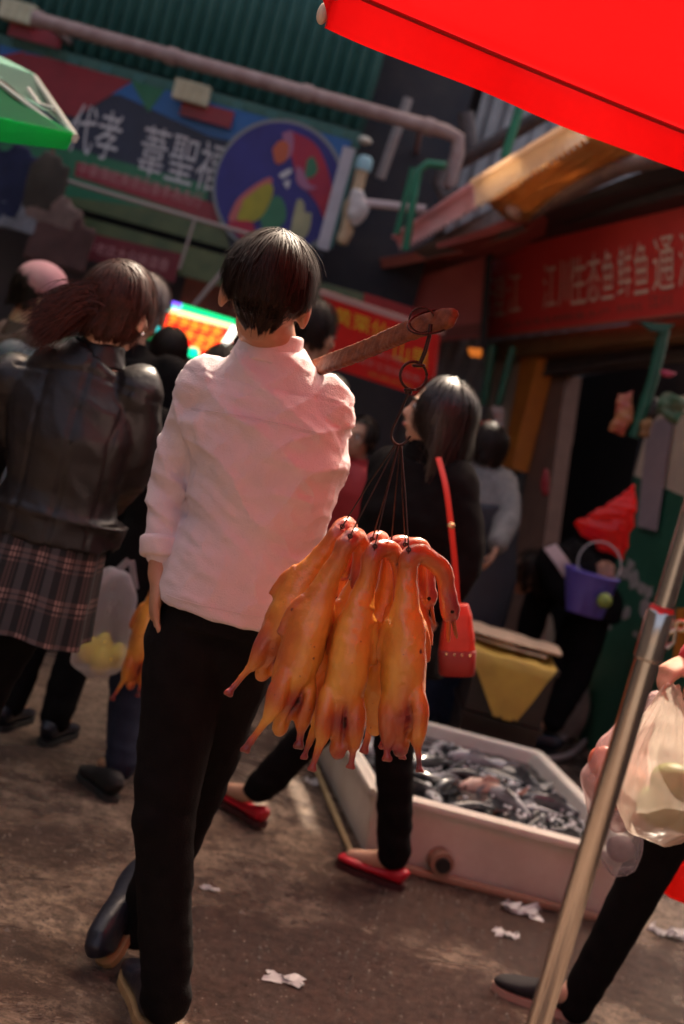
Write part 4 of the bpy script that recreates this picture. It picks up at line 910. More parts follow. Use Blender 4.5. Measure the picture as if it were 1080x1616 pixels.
bagob('bunch of dark green leaves tied to the wall at right', [(1040, 630), (1075, 620), (1085, 655), (1065, 665), (1036, 652)], .04, mat('leaf_green', (.02, .10, .04), (.16, .16, .09), scale=22), 'leaf_bunch', 'plant', 6.7, .05, 9)
bagob('ochre packet hanging right of the green pole', [(1012, 662), (1030, 660), (1026, 690), (1008, 690)], .02, mat('ochre_packet', (.36, .17, .05), (.2, .1, .04), scale=14), 'packet', 'packet', 6.75, .01, 10)
bagob('pink cloth hanging from the ledge at the far right', [(1040, 582), (1072, 588), (1060, 596), (1044, 594)], .02, mat('deep_pink', (.42, .04, .08)), 'cloth', 'cloth', 6.7, .008, 11)
bagob('dark wicker lump hanging behind the green pole', [(1010, 625), (1036, 622), (1040, 655), (1020, 668), (1008, 650)], .05, mat('dark_wicker', (.03, .02, .015)), 'basket', 'basket', 6.85, .02, 12)
bagob('orange lamp shade glowing under the maroon board', [(738, 548), (762, 550), (760, 565), (742, 563)], .03, mat('orange_glow', (.4, .12, .02), emit=(1, .25, .03), estr=.2), 'lamp', 'lamp', 8.8, .006, 13)
# ================================================================ FISH TUB AND OTHER GOODS ON THE GROUND
tubm = mat('white_tub_plastic', (.78, .74, .66), (.66, .60, .52), rough=.45, scale=6, sss=.05, bump=.1, bscale=30)
FL, FR, BL = G(563, 1352), G(990, 1462), G(480, 1178)
ux = (FR - FL).normalized(); uy = (BL - FL).normalized(); Lx = (FR - FL).length; Ly = 1.18; Hh = .245
def __(): pass
tub = thing('fish_tub', 'large white plastic tub full of dark water and live fish', 'tub', (FL + FR) / 2 + uy * .5)
C0 = FL
def T_(x_, y_, z_): return C0 + ux * x_ + uy * y_ + V(0, 0, z_)
def tub_mesh():
    o = [(.03, .03, 0), (Lx - .03, .03, 0), (Lx - .03, Ly - .03, 0), (.03, Ly - .03, 0)]; tt = [(0, 0, Hh), (Lx, 0, Hh), (Lx, Ly, Hh), (0, Ly, Hh)]
    it = [(.035, .035, Hh), (Lx - .035, .035, Hh), (Lx - .035, Ly - .035, Hh), (.035, Ly - .035, Hh)]; ib = [(.06, .06, .02), (Lx - .06, .06, .02), (Lx - .06, Ly - .06, .02), (.06, Ly - .06, .02)]
    vs = [T_(*p) for p in o + tt + it + ib]; fs = [(3, 2, 1, 0)]
    for i in range(4):
        j = (i + 1) % 4; fs += [(i, j, 4 + j, 4 + i), (4 + i, 4 + j, 8 + j, 8 + i), (8 + i, 8 + j, 12 + j, 12 + i)]
    fs.append((12, 13, 14, 15)); return vs, fs
vs, fs = tub_mesh(); o = mesh('shell', vs, fs, tubm, tub, False); bv = o.modifiers.new('b', 'BEVEL'); bv.width = .012; bv.segments = 3
for a, c in (((0, 0), (Lx, 0)), ((Lx, 0), (Lx, Ly)), ((Lx, Ly), (0, Ly)), ((0, Ly), (0, 0))):
    pa, pc = T_(*a, Hh - .018), T_(*c, Hh - .018); b = B(); b.tube([pa, pc], [.014, .014], [.020, .020], lat=(0, 0, 1), n=8, pw=4); b.obj('rim', tubm, tub, True, 40)
for x_ in (.0, ):
    pa, pc = T_(-.015, -.022, .012), T_(Lx + .015, -.022, .012); b = B(); b.tube([pa, pc], [.012, .012], [.02, .02], lat=(0, 0, 1), n=8, pw=4); b.obj('foot_rim', mat('stained_plastic', (.42, .24, .16), (.32, .18, .12), scale=8), tub, True, 40)
dp = T_(.27, -.012, .062)
b = B(); b.tube([dp + uy * .02, dp - uy * .035], [.042, .040], n=20); b.obj('drain_collar', mat('stained_plastic', (.42, .24, .16)), tub, True, 40)
b = B(); b.tube([dp, dp - uy * .05], [.027, .025], n=18); b.obj('drain_plug', mat('black_rubber', (.015, .012, .012), rough=.5), tub, True, 40)
# water
wn_ = 50; vs = []; fs = []
for j in range(wn_ + 1):
    for i in range(wn_ + 1):
        x_ = .045 + (Lx - .09) * i / wn_; y_ = .045 + (Ly - .09) * j / wn_; p = T_(x_, y_, Hh - .055)
        p.z += .007 * nz(p, 16, 1) + .004 * nz(p, 38, 2); vs.append(p)
for j in range(wn_):
    for i in range(wn_): a = j * (wn_ + 1) + i; fs.append((a, a + 1, a + wn_ + 2, a + wn_ + 1))
mesh('water', vs, fs, mat('dark_water', (.010, .013, .015), rough=.05, spec=.8, bump=.25, bscale=28), tub)
# fish
fish_d = mat('dark_fish_skin', (.035, .040, .045), (.12, .13, .14), rough=.22, scale=22, spec=.9); fish_s = mat('silver_fish_skin', (.42, .43, .45), (.25, .26, .28), rough=.2, scale=18, spec=.9)
fish_p = mat('pinkish_fish_skin', (.55, .42, .36), (.6, .25, .18), rough=.25, scale=10)
def make_fish(m_):
    ts = [0, .06, .18, .35, .55, .75, .86]; A = [.008, .026, .043, .048, .038, .018, .012]; Bd = [.006, .016, .024, .026, .02, .010, .005]
    b = B(); b.tube([V((t - .4) * .30, .02 * math.sin(t * 3), 0) for t in ts], Bd, A, lat=(0, 1, 0), n=14); bo = b.obj('body', m_, None, True)
    b = B(); b.prism([V(.13, .0, 0), V(.20, .004, .045), V(.178, .004, 0), V(.20, .004, -.045)], V(0, .003, 0)); tl = b.obj('tail', m_, None)
    b = B(); b.prism([V(-.03, 0, .04), V(.0, 0, .066), V(.05, 0, .052), V(.06, 0, .034)], V(0, .003, 0)); fn = b.obj('fin', m_, None)
    b = B(); b.ell(V(-.10, -.013, .008), .006); b.ell(V(-.10, .016, .008), .006); ey = b.obj('eye', mat('fish_eye', (.01, .01, .01), rough=.1), None, True)
    return [bo, tl, fn, ey]
kinds = {k: make_fish(m_) for k, m_ in (('dark', fish_d), ('silver', fish_s), ('pinkish', fish_p))}
rf_ = random.Random(11); cnt = 0; used = []
places = []
for j in range(8):
    for i in range(7): places.append((.13 + (Lx - .26) * (i + .5) / 7 + rf_.uniform(-.03, .03), .12 + (Ly - .22) * (j + .5) / 8 + rf_.uniform(-.025, .025)))
places = [p for p in places if rf_.random() < .55]
wherex = ('left', 'middle', 'right'); wherey = ('near the front rim', 'in the middle row', 'near the back rim')
for x_, y_ in places:
    k = 'pinkish' if rf_.random() < .10 or (x_ > Lx * .7 and y_ < .35 and rf_.random() < .4) else ('silver' if rf_.random() < .26 else 'dark')
    p = T_(x_, y_, Hh - .060 + rf_.uniform(-.012, .012))
    t = thing('fish', '%s fish half out of the water in the white tub, %s, %s' % (k, wherey[min(2, int(y_ / Ly * 3))], 'at the ' + wherex[min(2, int(x_ / Lx * 3))] if wherex[min(2, int(x_ / Lx * 3))] != 'middle' else 'centre'), 'fish', p, 'fish in the white tub')
    t['label'] = '%s fish half out of the water of the white tub, %s' % (k, wherey[min(2, int(y_ / Ly * 3))]); t['group'] = '%s fish %s of the white tub' % (k, wherey[min(2, int(y_ / Ly * 3))])
    t.rotation_euler = (rf_.uniform(-1.2, 1.2), rf_.uniform(-.12, .12), rf_.uniform(0, 6.28) if rf_.random() < .5 else rf_.uniform(-.7, .7) + math.atan2(ux.y, ux.x)); s_ = rf_.uniform(.7, 1.0); t.scale = (s_, s_, s_)
    for c in kinds[k]: cp = c.copy(); COL.objects.link(cp); cp.parent = t
for k in kinds:
    for c in kinds[k]: bpy.data.objects.remove(c)
# pale beads put on the water as its white glints
b = B(); rb = random.Random(2)
for k in range(420):
    cxy = rb.choice(((.75, .55), (.95, .3), (1.0, .6), (.5, .8), (.35, .6), (.8, .2))); x_ = min(max(rb.gauss(cxy[0] * Lx / 1.0 if cxy[0] < .9 else Lx * .8, .11), .06), Lx - .06); y_ = min(max(rb.gauss(cxy[1] * Ly, .10), .06), Ly - .06)
    p = T_(x_, y_, Hh - .052); r_ = rb.uniform(.003, .010); b.ell(p, (r_, r_, r_ * .6), None, 6, 4)
o = b.obj('water_glints', mat('water_glints', (.75, .76, .78), rough=.3), tub, True); o['kind'] = 'stuff'
# bamboo stick leaning along the left side of the tub
a, c = G(484, 1178, .02), G(560, 1358, .02)
tag(rod('bamboo_stick', [a, (a + c) / 2, c], .011, mat('bamboo', (.42, .32, .17), (.34, .24, .12), scale=12), None, 8, org=c), 'thin bamboo stick lying along the left foot of the white tub', 'stick')
# second clear tub with pale hose, behind
a = G(680, 1150); cb = V(a.x + .10, a.y + .55, 0)
t2 = thing('clear_tub', 'grey blue clear plastic tub with pink flesh behind the white tub', 'tub', cb)
tb = mat('clear_blue_plastic', (.30, .36, .38), (.22, .28, .30), rough=.2, alpha=.55)
pts_b = [P(620, 1120, 5.9), P(800, 1178, 5.6), P(748, 1090, 6.3), P(600, 1060, 6.6)]
z1 = .27; z0 = .02
bl = [cb + V(-.32, -.28, 0), cb + V(.30, -.22, 0), cb + V(.24, .32, 0), cb + V(-.38, .26, 0)]
b = B()
for i in range(4):
    p, r_ = bl[i], bl[(i + 1) % 4]; d = (r_ - p).normalized(); nn_ = V(-d.y, d.x, 0); b.prism([p + V(0, 0, z0), r_ + V(0, 0, z0), r_ + V(0, 0, z1), p + V(0, 0, z1)], nn_ * .008)
b.prism([p + V(0, 0, z0) for p in bl], V(0, 0, -.012)); b.obj('shell', tb, t2)
for i in range(4):
    p, r_ = bl[i] + V(0, 0, z1), bl[(i + 1) % 4] + V(0, 0, z1); b = B(); b.tube([p, r_], [.013, .013], n=8); b.obj('rim', mat('pale_blue_rim', (.45, .5, .5), rough=.3), t2, True, 40)
rr_ = random.Random(4)
for k in range(9):
    p = cb + V(rr_.uniform(-.22, .18), rr_.uniform(-.15, .2), .12 + rr_.uniform(0, .05)); b = B(); b.ell(p, (.10, .05, .045), (rotz(V(1, 0, 0), rr_.uniform(0, 3)), rotz(V(0, 1, 0), 0), V(0, 0, 1)))
    tag(b.fused('meat_piece', mat('pink_flesh', (.42, .17, .13), (.5, .28, .22), rough=.3, scale=9), None, .012, 2, lambda c, n_: .01 * nz(c, 20), org=p), 'piece of pink flesh lying in the clear tub behind the white one', 'meat', 'pieces of flesh in the clear tub')
hp = cb + V(-.22, -.18, .22); tag(rod('hose', spl([hp, hp + V(.02, .05, .10), hp + V(.12, .08, .15), hp + V(.24, .1, .13), hp + V(.33, .12, .03)], 5), .013, mat('pale_hose', (.52, .44, .46), rough=.35), None, 10, org=hp), 'pale loop of hose over the clear tub', 'hose')
# black crate with newspaper and yellow cloth
cr = P(785, 1120, 6.3); cr.z = 0
ct = thing('black_crate', 'dark crate stacked high behind the clear tub under a yellow cloth', 'crate', cr)
blk = mat('black_plastic', (.014, .010, .010), (.03, .015, .012), rough=.4, scale=9)
for k in range(2):
    b = B(); b.box(cr + V(0, 0, .135 + k * .27), (.17, .22, .125)); b.obj('tray', blk, ct)
    b = B(); b.box(cr + V(0, 0, .262 + k * .27), (.185, .235, .012)); b.obj('rim', blk, ct)
topz = .55; yc = mat('yellow_cloth', (.52, .33, .05), (.42, .25, .04), rough=.7, scale=8); 
e0 = cr + V(-.02, -.05, topz)
vs = []; fs = []
nn = 14
for j in range(nn + 1):
    for i in range(nn + 1):
        u, v = i / nn, j / nn; x_ = -.22 + .40 * u; y_ = .20 - .72 * v; z_ = .012
        if v > .62: k_ = (v - .62) / .38; x_ = x_ * (1 - .75 * k_) + .02 * k_; y_ = -.25 - .02 * k_; z_ = .012 - .26 * k_
        p = e0 + V(x_, y_, z_ + .018 * nz((u * 5, v * 5, 1), 1)); vs.append(p)
for j in range(nn):
    for i in range(nn): a = j * (nn + 1) + i; fs.append((a, a + 1, a + nn + 2, a + nn + 1))
tag(mesh('yellow_cloth', vs, fs, yc, None, True, None, e0), 'yellow cloth draped over the front of the dark crate', 'cloth')
for k, (dx, dy, dz, an, c_) in enumerate(((-.06, .0, .035, .2, (.66, .54, .36)), (-.02, -.02, .062, .05, (.60, .42, .28)))):
    e1 = e0 + V(dx, dy, dz); X_ = rotz(V(1, 0, 0), -an); b = B(); b.tube([e1 - X_ * .20, e1 - X_ * .1, e1 + X_ * .06, e1 + X_ * .22], [.13, .15, .15, .12], [.012, .016, .014, .010], lat=(0, 1, 0), n=14)
    tag(b.fused('paper_bundle', mat('buff_paper_%s' % 'ab'[k], c_, tuple(x * .8 for x in c_), scale=12), None, .008, 1, lambda c, n_: .01 * nz(c, 14, 3), org=e1), ('pale buff paper bundle on top of the yellow cloth', 'upper tan paper sheet on the buff bundle')[k], 'paper')
# hoses on the ground
hz = G(880, 1185); tag(rod('hose', spl([G(780, 1150, .02), G(830, 1175, .02), G(890, 1165, .02), G(930, 1120, .03), G(945, 1060, .05)], 6), .018, mat('grey_hose', (.36, .28, .26), rough=.5), None, 10, org=hz), 'grey hose curving on the ground in front of the green wall', 'hose')
tag(rod('hose', spl([G(845, 1200, .02), G(900, 1190, .02), G(935, 1150, .025), G(925, 1110, .03)], 6), .016, mat('grey_hose', (.36, .28, .26)), None, 10, org=G(845, 1200)), 'second grey hose nearer the street than the first', 'hose')
for i, (px, py, rx_, c_, l_) in enumerate(((855, 1100, .16, (.34, .25, .19), 'beige sack slumped beside the bending person'), (885, 1120, .14, (.28, .22, .18), 'brown sack standing before the green wall'), (845, 1020, .12, (.40, .30, .22), 'pale sack behind the crouching legs'))):
    p = G(px, py + 60); p.y += .3; b = B(); b.tube([p + V(0, 0, .01), p + V(0, 0, .1), p + V(0, 0, .3), p + V(.01, 0, .42)], [rx_, rx_ * 1.1, rx_ * .8, rx_ * .3], n=16)
    tag(b.fused('sack', mat('sack_%s' % 'abc'[i], c_, tuple(x * .75 for x in c_), scale=9, rough=.85), None, .02, 2, lambda c, n_: .03 * nz(c, 7, 1), org=p), l_, 'sack')
# litter
def scrap(px, py, s, label, seed, sx=1.6):
    p = G(px, py); r_ = np.random.RandomState(seed); b = B(); n = 9; vs = []; fs = []
    for j in range(n + 1):
        for i in range(n + 1):
            u, v = i / n - .5, j / n - .5; a = V(u * s * sx, v * s, 0); a.z = .004 + abs(nz((u * 4 + seed, v * 4, seed), 1)) * s * .55
            a += V(nz((u * 3, v * 3, seed + 5), 1) * s * .5, nz((u * 3, v * 3, seed + 9), 1) * s * .5, 0); vs.append(p + a)
    for j in range(n):
        for i in range(n):
            if (i in (0, n - 1) or j in (0, n - 1)) and r_.rand() < .45: continue
            a = j * (n + 1) + i; fs.append((a, a + 1, a + n + 2, a + n + 1))
    tag(mesh('plastic_scrap', vs, fs, mat('white_film_litter', (.62, .60, .62), (.5, .47, .5), rough=.25, transl=((.6, .6, .6), .3)), None, True, None, p), label, 'litter')
scrap(455, 1552, .055, 'crumpled white plastic scrap on the wet ground in the foreground', 1, 1.9)
scrap(820, 1440, .09, 'clump of clear plastic film by the foot of the white tub', 2, 1.4)
scrap(800, 1478, .05, 'small white plastic scrap in front of the tub clump', 3)
scrap(1060, 1478, .09, 'white plastic film behind the black stocking leg at right', 4, 1.8)
scrap(493, 1237, .06, 'white plastic scrap between the striding feet and the tub', 5, 1.0)
scrap(330, 1405, .03, 'tiny pale scrap on the ground right of the trouser leg', 6)
# ================================================================ RED CANOPY, STEEL POLE, GREEN UMBRELLA
ZC = 2.2
A_ = G(515, 42, ZC); Bc = G(1085, 256, ZC); Dc = G(519, -70, ZC)
eX = (Bc - A_).normalized(); eL = (Dc - A_).normalized()
Bc = A_ + eX * 2.1; Dn = A_ + eL * 2.3; Cn = Bc + eL * 2.1; 
apex = (A_ + Bc + Cn + Dn) / 4 + V(0, 0, .50)
can = thing('red_canopy', 'big red market canopy overhead at upper right', 'canopy', (apex.x, apex.y, ZC))
redc = mat('red_canopy_cloth', (.56, .012, .014), (.34, .006, .008), rough=.55, scale=2.5, transl=((.95, .005, .007), .20), wrinkle=.5, wscale=1.6)
per = []
cs = [A_, Bc, Cn, Dn]
for i in range(4):
    for k in range(16): t = k / 16; p = cs[i].lerp(cs[(i + 1) % 4], t); per.append(p + V(0, 0, .085 - .02 * math.sin(t * math.pi)))
vs = []; fs = []; n = len(per); rings = 12
for r_ in range(rings + 1):
    u = r_ / rings
    for k in range(n):
        p = per[k].lerp(apex, u); p.z += -.05 * math.sin(u * math.pi) + (.022 * nz(p, 3, 2) + .007 * (1 - abs(nz((p.x * 2, p.y * 9, 0), 1, 4)) * 3)) * min(1, u * 5); vs.append(p)
for r_ in range(rings):
    for k in range(n): a = r_ * n + k; c = r_ * n + (k + 1) % n; fs.append((a, c, c + n, a + n))
mesh('cloth', vs, fs, redc, can)
vs = []; fs = []; rows = 5; sub = 6; m_ = n * sub
for r_ in range(rows + 1):
    v = r_ / rows
    for k in range(m_):
        kk = k // sub; f_ = (k % sub) / sub; p = per[kk].lerp(per[(kk + 1) % n], f_); out = (V(p.x, p.y, 0) - V(apex.x, apex.y, 0)).normalized()
        ph = k * .21; p = p + V(0, 0, .004 - .092 * v) + out * (.006 + .010 * v * math.sin(ph + 2 * math.sin(k * .05)) + .006 * nz(p, 6)); vs.append(p)
for r_ in range(rows):
    for k in range(m_): a = r_ * m_ + k; c = r_ * m_ + (k + 1) % m_; fs.append((a, c, c + m_, a + m_))
mesh('valance', vs, fs, redc, can)
seam = mat('dark_red_seam', (.22, .006, .006), rough=.7)
for i in range(4):
    p, r_ = cs[i] + V(0, 0, .078), cs[(i + 1) % 4] + V(0, 0, .078); pts = [p.lerp(r_, t / 12) + V(0, 0, -.02 * math.sin(t / 12 * math.pi)) for t in range(13)]
    rod('hem_cord', pts, .0045, seam, can, 6)
for i in range(4): rod('rib', [apex - V(0, 0, .03), cs[i] + V(0, 0, .06)], .009, mat('steel', (.5, .45, .4), rough=.3, metal=1), can, 8)
p = A_ + V(-.012, -.01, .02); b = B(); b.ell(p, (.012, .012, .022)); b.obj('corner_cap', mat('cream_cap', (.7, .55, .4)), can, True)

steel = mat('steel', (.5, .45, .4), rough=.3, metal=1)
steel2 = mat('worn_stainless', (.60, .55, .50), (.52, .47, .43), rough=.16, metal=1, scale=20, stretch=(1, 1, .15), rvar=.05)
sp = thing('steel_pole', 'stainless steel canopy pole standing in the right foreground', 'pole', (.449, 1.9, 0))
zc_ = P(1026, 1000, 1.9).z
rod('lower_tube', [V(.449, 1.9, 0.0), V(.449, 1.9, zc_ - .02)], .0165, steel2, sp, 28)
rod('upper_tube', [V(.4495, 1.9, zc_ - .02), V(.4495, 1.9, 2.62)], .0132, steel2, sp, 28)
b = B(); b.tube([V(.449, 1.9, zc_ - .036), V(.449, 1.9, zc_ - .033), V(.449, 1.9, zc_ + .030), V(.449, 1.9, zc_ + .034)], [.0165, .0195, .0195, .017], n=28); b.obj('collar', steel2, sp, True, 40)
b = B(); b.tube([V(.449, 1.9, zc_ + .034), V(.449, 1.9, zc_ + .040)], [.0178, .0150], n=28); b.obj('red_gasket', mat('red_rubber', (.5, .02, .02), rough=.5), sp, True, 40)
# cotter: a small eye ring standing off to the right
er = V(.449 + .029, 1.895, zc_ + .022); b = B(); pts = [er + V(math.cos(t * math.pi / 8) * .0065, 0, math.sin(t * math.pi / 8) * .0065) for t in range(17)]
b.tube(pts, [.0028] * 17, n=8, lat=(0, 1, 0)); b.obj('pin_eye', mat('brass_pin', (.62, .5, .34), rough=.3, metal=1), sp, True)
rod('pin', [V(.449 + .015, 1.895, zc_ + .006), V(.449 + .024, 1.895, zc_ + .016)], .0035, mat('brass_pin', (.62, .5, .34)), sp, 8)
rod('clip', [V(.449 + .024, 1.893, zc_ + .014), V(.449 + .026, 1.893, zc_ - .002), V(.449 + .019, 1.893, zc_ - .012)], .003, steel, sp, 8)
b = B(); b.tube([V(.449, 1.9, 0.0), V(.449, 1.9, .03), V(.449, 1.9, .05)], [.16, .16, .03], n=24); b.obj('base', mat('cast_base', (.05, .05, .05)), sp, True, 40)

gu = thing('green_umbrella', 'corner of a bright green umbrella with a pale rib at far left', 'umbrella', P(-150, 200, 5.0))
tip = P(121, 212, 4.5); ap = P(-160, 60, 5.4) + V(0, 0, .1); bk = P(30, 88, 5.6); fr = P(-160, 150, 4.3)
gcl = mat('green_umbrella_cloth', (.012, .32, .13), (.010, .26, .10), rough=.5, transl=((.02, .80, .34), .75))
pcl = mat('pale_green_cloth', (.22, .42, .33), (.16, .34, .27), rough=.5, transl=((.45, .85, .65), .65), scale=12)
def tri(name, a, c, d, m_, sag=.03, n=10):
    vs = []; fs = []; idx = {}
    for i in range(n + 1):
        for j in range(n + 1 - i): u, v = i / n, j / n; p = a * (1 - u - v) + c * u + d * v; p = p + V(0, 0, -sag * 4 * u * (1 - u)) + V(0, 0, .012 * nz(p, 5)); idx[i, j] = len(vs); vs.append(p)
    for i in range(n):
        for j in range(n - i):
            fs.append((idx[i, j], idx[i + 1, j], idx[i, j + 1]))
            if i + j < n - 1: fs.append((idx[i + 1, j], idx[i + 1, j + 1], idx[i, j + 1]))
    return mesh(name, vs, fs, m_, gu)
fl = P(56, 118, 5.2)
tri('back_panel', tip, fl, ap, pcl); tri('front_panel', tip, ap, fr, gcl)
tri('far_panel', fl, P(-200, 90, 6.0), ap, pcl)
b = B(); b.prism([tip, fr, fr - V(0, 0, .10), tip - V(.02, 0, .055)], V(0, .004, 0)); b.obj('valance', gcl, gu)
rod('rib', [tip + V(0, 0, -.01), fl + V(0, 0, -.01)], .011, mat('pale_rib', (.55, .55, .46), rough=.4), gu, 8)
rod('rib', [tip + V(0, 0, -.02), ap], .009, mat('pale_rib', (.55, .55, .46)), gu, 8)
rod('strut', [P(45, 140, 4.9), P(62, 165, 4.8), P(85, 172, 4.75)], .008, mat('pale_rib', (.55, .55, .46)), gu, 8)
rod('umbrella_pole', [V(ap.x, ap.y, 0), ap], .02, mat('pale_rib', (.55, .55, .46)), gu, 12)

# ================================================================ CARRYING POLE, HOOKS AND DUCKS
wood = mat('varnished_bamboo', (.11, .030, .015), (.22, .070, .028), rough=.6, scale=26, stretch=(3, .6, 3), spec=.25, bump=.12, bscale=70)
Zup = V(0, 0, 1)
path = spl([P(716, 502, 2.46), P(690, 507, 2.52), P(640, 524, 2.62), P(580, 550, 2.82), P(522, 572, 3.02), P(440, 600, 3.5), P(345, 612, 4.12), P(325, 612, 4.25)], 5)
cp_ = thing('carrying_pole', 'bent bamboo carrying pole resting on the shoulder of the man in the pale shirt', 'pole', path[0])
b = B(); k = len(path); wd = [lerpl([0, .02, .12, .9, 1], [.015, .0185, .0215, .022, .014], i / (k - 1)) for i in range(k)]
b.tube(path, [.008 + .003 * math.sin(i * 1.1) * 0 for i in range(k)], wd, lat=(1, -.3, 0), n=24, pw=6); b.fused('staff', wood, cp_, .004, 2, lambda c, n_: .0015 * nz(c, 60) + .0006 * math.exp(-((math.fmod(c[1] * 6, 1) - .5) / .06) ** 2))
iron = mat('black_iron', (.035, .02, .018), (.07, .035, .028), rough=.42, metal=.8, scale=60)
def ring(c, r, th, ax, name, m_, par, n=28):
    X_, Y_ = ax; c = Vector(c); pts = [c + X_ * (r * math.cos(2 * math.pi * i / n)) + Y_ * (r * math.sin(2 * math.pi * i / n)) for i in range(n + 1)]
    b = B(); b.tube(pts, [th] * (n + 1), n=8, lat=X_.cross(Y_)); return b.obj(name, m_, par, True)
hk = P(682, 524, 2.5)
hg = thing('iron_hanger', 'black iron hanger with ring and loop hooked on the rear end of the carrying pole', 'hanger', hk)
ring(P(682, 508, 2.5), .040, .0020, (right, V(.1, .35, .3).normalized()), 'wire_coil', iron, hg); ring(P(666, 505, 2.52), .022, .0018, (right, up), 'wire_coil', iron, hg)
rod('shank', [P(680, 512, 2.49), P(678, 530, 2.485), P(671, 555, 2.485), P(663, 574, 2.485)], .0038, iron, hg, 10)
ring(P(661, 577, 2.485), .009, .003, (right, V(0, 1, 0)), 'eye', iron, hg)
rc = P(653, 593, 2.485); ring(rc, .0245, .0027, (right * .95 + V(0, .3, 0), up), 'ring', iron, hg)
rod('link', [P(646, 614, 2.48), P(644, 622, 2.48)], .0065, iron, hg, 10); ring(P(647, 615, 2.48), .009, .0024, (right, V(0, 1, 0)), 'eye', iron, hg)
rod('loop_wire', spl([P(644, 622, 2.48), P(632, 650, 2.48), P(619, 680, 2.48), P(620, 695, 2.48), P(630, 702, 2.48), P(640, 698, 2.48), P(648, 688, 2.48)], 6), .0022, iron, hg, 8)
lower = P(630, 702, 2.48)

duck_m = bpy.data.materials.new('roast_duck_skin'); duck_m.use_nodes = True
def _duckmat():
    n = duck_m.node_tree.nodes; l = duck_m.node_tree.links; b = n['Principled BSDF']; tc = n.new('ShaderNodeTexCoord')
    def N(s, d=5): t = n.new('ShaderNodeTexNoise'); t.inputs['Scale'].default_value = s; t.inputs['Detail'].default_value = d; l.new(tc.outputs['Object'], t.inputs[0]); return t
    at = n.new('ShaderNodeAttribute'); at.attribute_name = 'pigment_shade'
    r = n.new('ShaderNodeValToRGB'); r.color_ramp.elements[0].position = 0; r.color_ramp.elements[0].color = (.76, .36, .050, 1); r.color_ramp.elements[1].position = 1; r.color_ramp.elements[1].color = (.035, .010, .008, 1); e2 = r.color_ramp.elements.new(.80); e2.color = (.30, .042, .040, 1)
    e = r.color_ramp.elements.new(.45); e.color = (.52, .135, .022, 1)
    ad = n.new('ShaderNodeMath'); ad.operation = 'MULTIPLY_ADD'; nn = N(14); l.new(nn.outputs['Fac'], ad.inputs[0]); ad.inputs[1].default_value = .85; 
    sb = n.new('ShaderNodeMath'); sb.operation = 'SUBTRACT'; l.new(at.outputs['Fac'], sb.inputs[0]); sb.inputs[1].default_value = .40; l.new(sb.outputs[0], ad.inputs[2])
    l.new(ad.outputs[0], r.inputs[0])
    sp_ = n.new('ShaderNodeValToRGB'); sp_.color_ramp.elements[0].position = .75; sp_.color_ramp.elements[1].position = .79; l.new(N(70, 1).outputs['Fac'], sp_.inputs[0])
    mx = n.new('ShaderNodeMix'); mx.data_type = 'RGBA'; l.new(sp_.outputs[0], mx.inputs[0]); l.new(r.outputs[0], mx.inputs[6]); mx.inputs[7].default_value = (.16, .035, .02, 1)
    l.new(mx.outputs[2], b.inputs['Base Color']); b.inputs['Roughness'].default_value = .30; b.inputs['Specular IOR Level'].default_value = .5
    b.inputs['Subsurface Weight'].default_value = .10; b.inputs['Subsurface Radius'].default_value = (.012, .005, .002); b.inputs['Subsurface Scale'].default_value = 1
    b.inputs['Coat Weight'].default_value = .5; b.inputs['Coat Roughness'].default_value = .22
    bp = n.new('ShaderNodeBump'); bp.inputs['Strength'].default_value = .35; bp.inputs['Distance'].default_value = .003; t = N(240, 3); a2 = n.new('ShaderNodeMath'); a2.operation = 'ADD'
    l.new(t.outputs['Fac'], a2.inputs[0]); l.new(N(35, 6).outputs['Fac'], a2.inputs[1]); l.new(a2.outputs[0], bp.inputs['Height']); l.new(bp.outputs[0], b.inputs['Normal'])
_duckmat()
